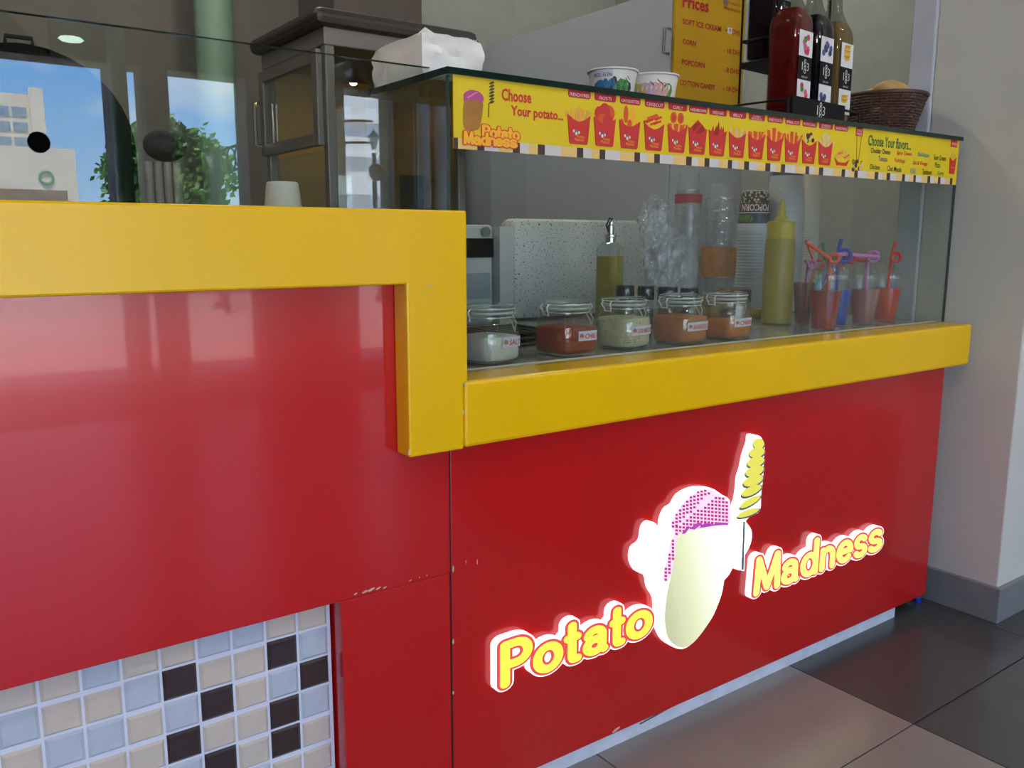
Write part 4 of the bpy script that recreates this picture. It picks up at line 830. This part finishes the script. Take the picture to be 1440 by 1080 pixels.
# crumpled film bag
def crumple(name, label, px, py, Y, rx, ry, rz, seed, m, lift=0):
    p = at(px, py, 'y', Y); bm = bmesh.new(); bmesh.ops.create_icosphere(bm, subdivisions=4, radius=1)
    for v in bm.verts:
        d = v.co.copy(); k = 1+.28*noise.noise(d*2.1+Vector((seed, 0, 0)))+.16*noise.noise(d*5+Vector((0, seed, 0)))+.07*noise.noise(d*11+Vector((0, 0, seed)))
        v.co = Vector((p.x+d.x*rx*k, p.y+d.y*ry*k, max(ZLT+.001, p.z+d.z*rz*k)))
    bm.verts.index_update(); b = B().add([v.co[:] for v in bm.verts], [[v.index for v in f.verts] for f in bm.faces]); bm.free()
    o = b.obj(name, m, smooth=False); return tag(o, label, 'bag')
crumple('plastic_bag', 'crumpled clear plastic bag, lower, right beside the oil bottle', 945, 372, .44, .075, .05, .085, 1.3, FILM)
crumple('plastic_bag', 'crumpled clear plastic bag, upper, against the red-banded cup stack', 922, 318, .43, .045, .035, .07, 4.1, FILM).location.z = 0
o = bpy.data.objects['plastic_bag.001']
tag(B().lathe([(.03, 0), (.034, .004), (.034, .05), (.03, .054), (.0001, .054)], (0, 0, 0), 24).obj('ochre_packet', mat('ochre_packet', '9c7a36', .5, var=.15)), 'ochre packet leaning behind the orange jar and shakers', 'packet')
o = bpy.data.objects['ochre_packet']; p = at(1000, 402, 'y', .40); o.location = (p.x, .40, ZLT); o.scale = (1, 1, 1.2)
tag(B().cbox(-.03, .03, -.02, .02, 0, .025, .006).obj('yellow_sponge', mat('yellow_sponge', 'a8983a', .8, bump=.2)), 'yellow block on the worktop, left of the mustard bottle', 'sponge'); p = at(1070, 446, 'z', ZLT); bpy.data.objects['yellow_sponge'].location = (p.x, p.y, ZLT)

# ------------------------------------------------------------------ mustard bottle, drinks and straws
c = Vector((1.138, .258, ZLT)); k = mpp(c); r = 20.5*k; h = 118*k
t = thing('squeeze_bottle', 'yellow mustard squeeze bottle with pointed nozzle', 'bottle', c)
B().lathe([(r*.92, 0), (r, .004), (r*1.02, h*.4), (r, h*.93), (r*.94, h)], c, 30).obj('body', mat('mustard_plastic', '9d8f2c', .4, var=.1, scale=20), t)
B().lathe([(r*.9, h), (r*.92, h+.003), (r*.92, h+21*k), (r*.88, h+23*k), (r*.5, h+24*k), (r*.5, h+27*k), (r*.3, h+29*k), (r*.2, h+44*k), (r*.12, h+52*k), (.0001, h+52*k)], c, 28).obj('nozzle_cap', mat('yellow_cap', 'c0ac20', .4), t)
B().tube([c+Vector((r*.8, 0, h+.015)), c+Vector((r*1.1, 0, h+.04)), c+Vector((r*.6, 0, h+.055)), c+Vector((.003, 0, h+.05))], .001, 5).obj('cap_tether', mat('cap_tether', 'a39a5c', .5), t)
def drink(cx, cy, col, milk, label, k=1):
    c = Vector((cx, cy, ZLT)); t = thing('drink_cup', label, 'cup', c, 'drinks with domed lids')
    H_ = .118*k; r0, r1 = .0275*k, .0405*k
    B().lathe([(r0*.9, .0), (r0, .002), (r1, H_), (r1+.002, H_+.002), (r1+.002, H_+.005)], c, 32, caps=True).obj('clear_cup', CLEARP, t)
    hl = .093*k
    B().lathe([(r0*.93, .003), (r0+(r1-r0)*hl/H_-.001, hl)], c, 32).obj('drink', glass('drink', col[0], .03, milk=milk, milkcol=col[1]), t)
    B().lathe([(r1+.0035, H_+.004), (r1+.003, H_+.011), (r1-.002, H_+.013), (r1*.92, H_+.022*k), (r1*.72, H_+.034*k), (r1*.42, H_+.041*k), (.007, H_+.042*k)], c, 32, caps=False).obj('dome_lid', CLEARP, t)
    return c
c1 = drink(1.113, .104, ('c02a18', 'c8341c', .35), .5, 'cup of dark red drink, nearest the mustard bottle')
c2 = drink(1.222, .146, ('1048b0', '1450c0', .6), .7, 'cup of blue drink, mostly hidden behind the dark red drink', .97)
c3 = drink(1.318, .130, ('d8a098', 'd08c84', .4), .45, 'cup of pale pink drink, between the blue and bright red drinks', .95)
c4 = drink(1.440, .142, ('f04a28', 'f04c22', .4), .6, 'cup of bright red drink, rightmost', .93)
STC = {k: mat('straw_'+k, v, .35, var=.03) for k, v in dict(orange='d8552c', blue='1f3fae', pink='c678b8', red='d83024', green='2f8a46', teal='2b8a9a').items()}
def straw(base, top, coil_r, turns, end, color, label, axis=None):
    base, top, end = Vector(base), Vector(top), Vector(end); d = (top-base).normalized(); v = (CAM-top).normalized(); s1 = v.cross(Vector((0, 0, 1))).normalized(); s2 = s1.cross(v)
    pts = [base.lerp(top, i/4) for i in range(5)]
    n = int(14*turns)
    for i in range(1, n+1):
        a = 2*PI*i/14; pts.append(top+(-s1)*(coil_r-coil_r*math.cos(a))+s2*coil_r*math.sin(a)+v*(.0078*i/14))
    pts.append(pts[-1].lerp(end, .5)); pts.append(end)
    return tag(B().tube(pts, .0045, 8).obj('curly_straw', STC[color]), label, 'straw', 'curly straws')
def off(c, dx, dy, dz): return Vector(c)+Vector((dx, dy, dz))
straw(off(c1, .004, -.008, .006), off(c1, .0, -.006, .168), .010, 2, at(1133, 340, 'y', c1.y), 'orange', 'orange curly straw standing in the dark red drink')
straw(off(c2, 0, 0, .006), off(c2, -.004, 0, .172), .015, 3, at(1183, 337, 'y', c2.y), 'blue', 'blue curly straw with thick coil in the blue drink')
straw(off(c3, .002, -.004, .006), off(c3, -.002, -.004, .170), .012, 2.5, at(1178, 357, 'y', c3.y), 'pink', 'pink curly straw standing in the pale pink drink')
straw(off(c4, -.012, -.004, .006), off(c4, .004, -.004, .166), .011, 2, at(1259, 341, 'y', c4.y), 'red', 'red curly straw standing in the bright red drink')
hc = Vector((1.185, .215, ZLT)); t = thing('straw_tumbler', 'brownish tumbler of curly straws behind the dark red drink', 'tumbler', hc)
B().lathe([(.017, 0), (.018, .003), (.026, .105), (.0245, .105), (.017, .006)], hc, 26).obj('body', glass('brown_tumbler', 'e8d8d0', .05, milk=.08, milkcol='8a5a48'), t)
for i, (u, v, cl, tu, eu, ev, lb) in enumerate([(1137, 372, 'pink', 2, 1133, 366, 'pink coiled straw at the left edge of the tumbler'), (1147, 372, 'orange', 3, 1136, 343, 'orange coiled straw in the tumbler, left of centre'), (1160, 366, 'green', 1, 1157, 341, 'green straw at the back of the tumbler'), (1166, 366, 'teal', 2, 1150, 350, 'teal coiled straw at the back of the tumbler'), (1176, 362, 'blue', 3, 1182, 338, 'blue coiled straw at the right of the tumbler'), (1190, 363, 'red', 1, 1219, 367, 'red straw hanging out of the tumbler to the right')]):
    tpt = at(u, v, 'y', hc.y+.004*(i-2)); straw(hc+Vector((-.01+.004*i, .003*(i-2), .008)), tpt, .009+.001*(i % 3), tu, at(eu, ev, 'y', hc.y+.004*(i-2)), cl, lb)

# ------------------------------------------------------------------ popcorn cabinet behind the tall counter
YC = .34; ca = at(455, 15, 'y', YC); xa_ = ca.x; xe = at(655, 200, 'y', YC).x; DC = .30; ZC0, ZC1 = .93, ca.z
STB = mat('back_counter_laminate', '6f6a63', .5)
tag(B().box(-2.4, .238, .33, .92, 0, .928).obj('back_counter', STB, smooth=False), 'plain back counter under the glass cabinet', 'counter')
t = thing('glass_cabinet', 'metal framed glass popcorn cabinet behind the tall counter', 'cabinet', ((xa_+xe)/2, YC+DC/2, ZC0))
CF = mat('cabinet_metal', '746f6a', .4, metal=.35); CFD = mat('cabinet_dark_roof', '3a3531', .45, metal=.3)
pw = .018
for (u, v) in ((xa_, YC), (xe-pw, YC), (xa_, YC+DC-pw), (xe-pw, YC+DC-pw)): B().box(u, u+pw, v, v+pw, ZC0+.03, ZC1-.055).obj('corner_post', CF, t, smooth=False, bevel=.002)
B().box(xa_, xe, YC, YC+DC, ZC0, ZC0+.03).obj('base', CF, t, smooth=False, bevel=.002)
B().box(xa_-.002, xe+.002, YC-.002, YC+DC+.002, ZC1-.055, ZC1-.025).obj('header', CF, t, smooth=False, bevel=.002)
tag(B().cbox(xa_-.022, xe+.02, YC-.018, YC+DC+.018, ZC1-.025, ZC1+.004, .012).obj('roof', CFD, t, smooth=False), 'dark grey rounded roof')
B().box(xa_+pw, xe-pw, YC+.004, YC+.008, ZC0+.03, ZC1-.055).obj('front_pane', PANE2, t, smooth=False)
OCH = mat('ochre_back_panel', 'a58442', .5, var=.15, scale=8)
B().box(xa_+pw, xe-pw, YC+DC-.012, YC+DC-.006, ZC0+.03, ZC1-.055).box(xe-.012, xe-.006, YC+pw, YC+DC-pw, ZC0+.03, ZC1-.055).obj('back_panel', OCH, t, smooth=False)
d = B(); dx = xa_-.012; f_ = .022; dz0, dz1 = at(370, 220, 'x', dx).z, ZC1-.06; dy0, dy1 = YC+.012, YC+DC-.004
d.box(dx, dx+.012, dy0, dy0+f_, dz0, dz1).box(dx, dx+.012, dy1-f_, dy1, dz0, dz1).box(dx, dx+.012, dy0+f_, dy1-f_, dz1-f_, dz1).box(dx, dx+.012, dy0+f_, dy1-f_, dz0, dz0+f_)
dr = d.obj('door', CF, t, smooth=False, bevel=.0015); dr['label'] = 'framed glass door on the left side'
B().box(dx+.004, dx+.008, dy0+f_, dy1-f_, dz0+f_, dz1-f_).obj('door_pane', PANE2, dr, smooth=False)
B().tube([(dx-.004, dy1-.012, dz0+.02), (dx-.014, dy1-.012, dz0+.02), (dx-.014, dy1-.012, dz1-.06), (dx-.004, dy1-.012, dz1-.06)], .0045, 8).obj('door_handle', CHROME, dr)
B().box(xa_+pw, xa_+pw+.004, YC+pw, YC+DC-pw, ZC0+.03, dz0-.004).obj('lower_pane', PANE2, t, smooth=False)
# kettle and lamp inside
lx, ly, lz_ = xa_+.13, YC+.16, ZC1-.075
B().lathe([(.008, .02), (.010, .012), (.028, -.012), (.030, -.014)], (lx, ly, lz_), 20, caps=False).obj('heat_lamp_shade', mat('brass_shade', 'a9824a', .3, metal=1), t)
B().sphere((lx, ly, lz_-.006), .008, 12, 8).obj('heat_lamp_bulb', mat('lamp_glow', 'ffd9a0', .5, var=0, emit=70, ecol='ffc890'), t)
B().lathe([(.0001, 0), (.055, .002), (.06, .02), (.05, .05), (.045, .05), (.0001, .048)], (xa_+.16, YC+.17, ZC0+.03), 24).obj('kettle', STEEL, t)
b = B(); b.box(at(565, 250, 'y', YC+.14).x, at(612, 250, 'y', YC+.14).x, YC+.14, YC+.15, ZC0+.06, at(590, 247, 'y', YC+.14).z); b.obj('dark_tray', BLACK, t, smooth=False)
# inverted cup on the tall counter
ic = at(398, 280, 'y', .15); k = mpp(ic)
t = thing('upturned_cup', 'plain white cup upside down on the tall counter behind the glass screen', 'cup', (ic.x, .15, ZT))
B().lathe([(26*k, .0), (26*k, .003), (22*k, at(398, 258, 'y', .15).z-ZT), (20*k, at(398, 257, 'y', .15).z-ZT+.001), (.0001, at(398, 257, 'y', .15).z-ZT+.001)], (ic.x, .15, ZT), 32).obj('body', mat('white_cup', 'cfd0d2', .4), t)
B().tube([(ic.x+26.4*k*math.cos(2*PI*i/32), .15+26.4*k*math.sin(2*PI*i/32), ZT+.0022) for i in range(32)], .0021, 6, closed=True).obj('lip', mat('white_cup', 'cfd0d2', .4), t)
# big black dome and covered cup sleeves behind the screen
Y = .62; p = at(40, 210, 'y', Y); r = 140*mpp(p)
t = thing('black_dome_machine', 'large black domed machine behind the left end of the glass screen', 'machine', (p.x, Y, .928))
B().lathe([(r*.98, 0), (r, .02), (r, max(.03, p.z-.928))]+[(r*math.cos(a), max(.03, p.z-.928)+r*math.sin(a)) for a in [PI/2*i/10 for i in range(1, 10)]]+[(.0001, max(.03, p.z-.928)+r)], (p.x, Y, .928), 40).obj('dome', mat('black_enamel', '0a0a0d', .8, spec=0), t)
B().tube([(p.x-.02, Y, p.z+r), (p.x-.02, Y, p.z+r+.012), (p.x+.02, Y, p.z+r+.012), (p.x+.02, Y, p.z+r)], .004, 8).obj('dome_handle', BLACK, t)
t = thing('cup_sleeves', 'row of pale cup sleeves under a dark cover behind the glass screen', 'cup stack', (at(228, 250, 'y', .45).x, .45, .928))
for i in range(4):
    p = at(210+13*i, 250, 'y', .45); r = 6.3*mpp(p); B().lathe([(r*.9, 0), (r, .01), (r, at(228, 228, 'y', .45).z-.928)], (p.x, .45, .928), 14).obj('sleeve', mat('pale_sleeve', '8a8480', .5), t)
p = at(232, 205, 'y', .45); k = mpp(p)
B().sphere((p.x, .45, p.z), 1, 20, 12, sc=(30*k, 20*k, 22*k)).obj('dark_cover', mat('dark_cover', '17151a', .7, bump=.4, bscale=30), t)

# ------------------------------------------------------------------ grey cabinet with the price board, back right
YF = .80; fx = at(949, 60, 'y', YF).x; fx2 = at(1052, 60, 'y', YF).x; zf = at(890, 0, 'x', fx).z
t = thing('grey_storage_cabinet', 'tall grey cabinet behind the glass case, price board on its front', 'cabinet', ((fx+fx2)/2, YF+.6, 0))
FG = mat('grey_laminate', 'b2b9be', .45, var=.03, scale=3)
B().box(fx, fx2, YF, 2.3, .0, zf).obj('body', FG, t, smooth=False, bevel=.003)
dd = B().box(fx-.012, fx, YF+.004, 2.296, .06, zf-.004).obj('door', FG, t, smooth=False, bevel=.003)
hp = at(940, 40, 'x', fx-.02); hp2 = at(938, 75, 'x', fx-.02)
B().tube([(fx-.012, hp.y, hp.z), (fx-.035, hp.y, hp.z), (fx-.035, hp2.y, hp2.z), (fx-.012, hp2.y, hp2.z)], .005, 8).obj('door_handle', STEEL, dd)
pb0, pb1 = at(951, 10, 'y', YF-.012).x, at(1047.5, 60, 'y', YF-.012).x; zb_ = at(950, 158, 'y', YF-.012).z; zt_ = 1.80
t = thing('price_board', 'yellow price board with red lettering on the grey cabinet', 'sign', ((pb0+pb1)/2, YF-.01, zb_))
BO = mat('board_amber', 'c79a10', .5, var=.03); bo = B().box(pb0, pb1, YF-.010, YF-.0005, zb_, zt_).obj('board', BO, t, smooth=False)
b = B(); YT = YF-.0112
def ptext(s, a, c, hpx, m=0, bold=.02):
    A, Cc = at(*a, 'y', YT), at(*c, 'y', YT); b = B(); text(b, s, ((A+Cc)/2), w=Cc.x-A.x, h=hpx*mpp(A)*1.02, m=0, bold=bold); b.obj('lettering', PDRED if m == 0 else PBLK, bo, smooth=False)
ptext('Prices', (960, 2), (997, 8), 17, 0, .03); ptext('SOFT ICE CREAM', (960, 30), (1014, 41), 7.5); ptext('-', (1020, 42), (1023, 43), 1.5); ptext('DHS', (1030, 45), (1041, 47), 7)
ptext('CORN', (960, 58), (979, 61.5), 7); ptext('- 18 DHS', (1018, 71), (1043, 75), 7); ptext('POPCORN', (959, 86.5), (991, 92.5), 7.5); ptext('- 8 DHS', (1018, 97.5), (1039, 101.5), 7)
ptext('COTTON CANDY', (956, 115), (1006, 124), 7.5); ptext('- 18 DHS', (1017, 123.5), (1042, 128.5), 7); ptext('SLUSH', (958, 143), (985, 148), 7); ptext('- 10 DHS', (1017, 151), (1042, 156), 7)
A = at(1026, 6, 'y', YT); k = mpp(A)
text(b, 'Potato', at(1032, 5, 'y', YT), w=18*k/.62, h=5*k, m=2, bold=.02); text(b, 'Madness', at(1030, 13, 'y', YT), w=22*k/.62, h=5*k, m=2, bold=.02)
s0, s1 = at(1023.5, 38, 'y', YT), at(1029.5, 48, 'y', YT); st = B().box(s0.x, s1.x, YF-.0114, YF-.0102, s1.z, s0.z, 0); text(st, '9', ((s0.x+s1.x)/2, YF-.0118, (s0.z+s1.z)/2), h=(s0.z-s1.z)*.6, w=(s1.x-s0.x)*.4, m=1); st.obj('price_sticker', [PW, PBLK], bo, smooth=False); b.prism(ell(at(1021, 3, 'y', YT).x, at(1021, 3, 'y', YT).z, 6*k, 5*k), YF-.0106, YF-.0102, 4)
b.obj('board_logo', [PDRED, PBLK, mat('print_board_orange', 'b0661a', .5, var=0), PW, PG], bo, smooth=False)

# ------------------------------------------------------------------ unseen ceiling downlights, added to brighten hall and kiosk
DL = mat('fill_glow', 'fff4e0', .5, var=0, emit=9, ecol='fff0dc')
def added_downlight(x, y, label, power=None):
    t = thing('fill_downlight', label, 'light', (x, y, z1-.012), 'added fill lamps')
    B().lathe([(.085, 0), (.085, .012), (.06, .012), (.06, .004)], (x, y, z1-.0125), 28, caps=False).obj('trim_ring', WHT, t); B().lathe([(.0001, .006), (.06, .006)], (x, y, z1-.0125), 28, caps=False).obj('diffuser', DL, t)
    l = bpy.data.lights.new('added_downlight', 'AREA'); l.shape = 'DISK'; l.size = .12; l.energy = power or LAMP; l.color = (1, .93, .84)
    o = bpy.data.objects.new('fill_lamp', l); COL.objects.link(o); o.location = (x, y, z1-.03); par(o, t)
d_ = ray(100, 55); q_ = CAM+d_*((GL-CAM.y)/d_.y); d2 = Vector((d_.x, -d_.y, d_.z)); q_ = q_+d2*((z1-q_.z)/d2.z)
wl = refl(100, 55, 4.9)
t = thing('wall_light', 'small round glowing wall light above the arcade opening, mirrored in the glass screen', 'light', wl)
B().lathe([(.0001, -.022), (.055, -.015), (.075, 0), (.055, .015), (.0001, .022)], wl, 24, sy=.6).obj('diffuser', mat('wall_light_glow', 'eaffee', .5, var=0, emit=9, ecol='dcffe8'), t)
B().box(wl.x-.03, wl.x+.03, YW+.0005, wl.y-.04, wl.z-.02, wl.z+.02).obj('bracket', BLKM, t, smooth=False)
for i, y in enumerate((-3.6, -2.4, -1.2)):
    for j, x in enumerate((-2.6, -1.2, 1.6, 3.0)): added_downlight(x, y, 'unseen fill lamp added over the hall, ' + ('far', 'middle', 'near')[i] + ' row, ' + ('first', 'second', 'third', 'fourth')[j] + ' from the left')
for j, x in enumerate((-1.4, .3, 2.0)): added_downlight(x, 1.3, 'unseen fill lamp added over the kiosk, ' + ('left', 'middle', 'right') [j], LAMP*1.5)

# ------------------------------------------------------------------ street behind the arcade, mirrored in the glass screen
GY = YW-.35
tag(structure(B().box(-60, 70, -90, GY, -.3, -.08).obj('street_pavement', mat('pale_paving', 'c6bfb3', .9, var=.08, scale=.6), smooth=False)))
D_ = 45; a = refl(105, 210, D_); b0 = refl(0, 285, D_); tw = refl(68, 127, D_); CREAM = mat('cream_render', 'd9cfbc', .9, var=.04, scale=.4)
t = thing('shop_building', 'cream building with a square tower, mirrored in the glass screen', 'building', (a.x-6, -D_-4, -.08))
B().box(-14, a.x, -D_-8, -D_, -.08, a.z).obj('lower_wall', CREAM, t, smooth=False)
B().box(-10, tw.x, -D_-9, -D_-2, a.z, tw.z).box(refl(48, 127, D_).x, tw.x, -D_-2, -D_-1.6, a.z, tw.z+.3).obj('tower', CREAM, t, smooth=False)
WG = mat('window_grey', '8fa0ac', .2)
for k in range(3):
    z = a.z+.15+k*(tw.z-a.z)*.27
    for j in range(3):
        xx = refl(50, 200, D_).x-j*.75; B().box(xx-.62, xx, -D_-2.0, -D_-1.96, z, z+(tw.z-a.z)*.17).obj('window', WG, t, smooth=False)
e_ = refl(65, 250, D_); B().tube([(e_.x+.28*math.cos(q), -D_+.03, e_.z+.28*math.sin(q)) for q in [2*PI*i/20 for i in range(20)]], .06, 6, closed=True).obj('round_emblem', mat('emblem_green', '7c9a78', .7), t)
B().box(-12, refl(95, 272, D_).x, -D_-.2, -D_+.02, -.08, refl(95, 268, D_).z).obj('shopfront', mat('shopfront_brown', '8a7a66', .5), t, smooth=False)
# far facade on the right, with arch windows
t = thing('far_facade', 'white facade with ledges farther along the street, mirrored behind the cabinet', 'building', (refl(520, 285, 30).x, -31, -.08))
fa, fb = refl(470, 134, 30), refl(575, 134, 30)
B().box(fa.x, fb.x+4, -34, -30, -.08, fa.z+.2).obj('wall', mat('white_render', 'cfd2d2', .9, var=.04), t, smooth=False)
for v in (172, 220, 272): z = refl(520, v, 30).z; B().box(fa.x, fb.x+4, -30.05, -29.8, z-.06, z+.06).obj('ledge', WHT, t, smooth=False)
# lamp posts
def lamp(px, pyb, pyt, D, label):
    p = refl(px, pyb, D); zt_ = refl(px, pyt, D).z; t = thing('street_lamp', label, 'lamp', (p.x, -D, -.08), 'street lamps'); s = (zt_-p.z)
    IR = mat('iron', '232426', .5, metal=.6)
    B().lathe([(.12, 0), (.12, .1), (.05, .15), (.035, p.z), (.035, p.z+.02)], (p.x, -D, 0-.08), 12).obj('post', IR, t)
    B().lathe([(s*.12, 0), (s*.3, s*.62), (s*.1, s*.85), (.0001, s)], (p.x, -D, p.z), 6).obj('lantern', mat('lantern_glass', '7d7a74', .3), t); B().lathe([(s*.42, s*.6), (s*.3, s*.66), (s*.08, s*.9), (.0001, s*1.05)], (p.x, -D, p.z), 6).obj('lantern_hood', IR, t)
lamp(298, 235, 210, 12, 'iron lantern lamp post in front of the tree, mirrored in the glass screen'); lamp(526, 210, 182, 12, 'iron lantern lamp post in front of the white facade, mirrored in the glass screen')
b = B(); a = refl(305, 248, 11); c = refl(345, 232, 11)
for dz in (0, .32): b.tube([(a.x+(c.x+2-a.x)*i/12, -11, a.z+dz+.6*math.sin(PI/2*i/12)) for i in range(13)], .02, 6)
for i in range(6): xx = a.x+.1+(c.x-a.x)*.28*i; z_ = a.z+.6*math.sin(PI/2*(xx-a.x)/(c.x+2-a.x)); b.tube([(xx+.06*math.cos(q), -11, z_+.16+.15*math.sin(q)) for q in [2*PI*k/12 for k in range(12)]], .012, 5, closed=True)
b.tube([(a.x, -11, -.08), (a.x, -11, a.z+.34)], .04, 8).obj('iron_arch', mat('iron', '232426', .5, metal=.6)); tag(bpy.data.objects['iron_arch'], 'curved iron arch with rings beside the tree, mirrored in the glass screen', 'arch')
# tree
D_ = 16; p = refl(235, 285, D_); zt_ = refl(220, 168, D_).z; xl_, xr_ = refl(130, 230, D_).x, refl(325, 230, D_).x
t = thing('street_tree', 'leafy green tree across the street, mirrored in the glass screen', 'tree', (p.x, -D_, -.08))
B().tube([(p.x, -D_, -.08), (p.x+.05, -D_, .6), (p.x-.04, -D_, 1.3), (p.x+.1, -D_, zt_-.5)], [.12, .1, .08, .03], 10).tube([(p.x, -D_, .9), (p.x-.5, -D_, 1.7)], [.06, .02], 8).tube([(p.x, -D_, .9), (p.x+.6, -D_-.2, 1.8)], [.06, .02], 8).obj('trunk', mat('bark', '5a4a3a', .9), t)
b = B(); R_ = random.Random(11); cx_, w_ = (xl_+xr_)/2, (xr_-xl_)/2
cl = [(R_.uniform(-.8, .8), R_.uniform(-.6, .6), R_.uniform(0, 1)) for _ in range(44)]
for i in range(26000):
    u, v, z = cl[i % 44]; u += R_.gauss(0, .16); z += R_.gauss(0, .11); v += R_.gauss(0, .2)
    if z < -.3 or z > 1.02: continue
    X = cx_+u*w_*(1-.25*max(0, z)); Z = .75+(zt_-.75)*z*(1-.25*u*u); q_ = Vector((X, -D_+v, Z)); n_ = Vector((R_.uniform(-1, 1), R_.uniform(-1, 1), R_.uniform(-.3, 1))).normalized(); s1 = n_.orthogonal().normalized()*.075; s2 = n_.cross(s1)*.6
    b.plane([q_-s1, q_-s2, q_+s1, q_+s2], i % 2)
b.obj('foliage', [mat('leaf_green', '4f7a35', .6, var=.2), mat('leaf_dark_green', '35602c', .6, var=.2)], t, smooth=False)['kind'] = 'stuff'
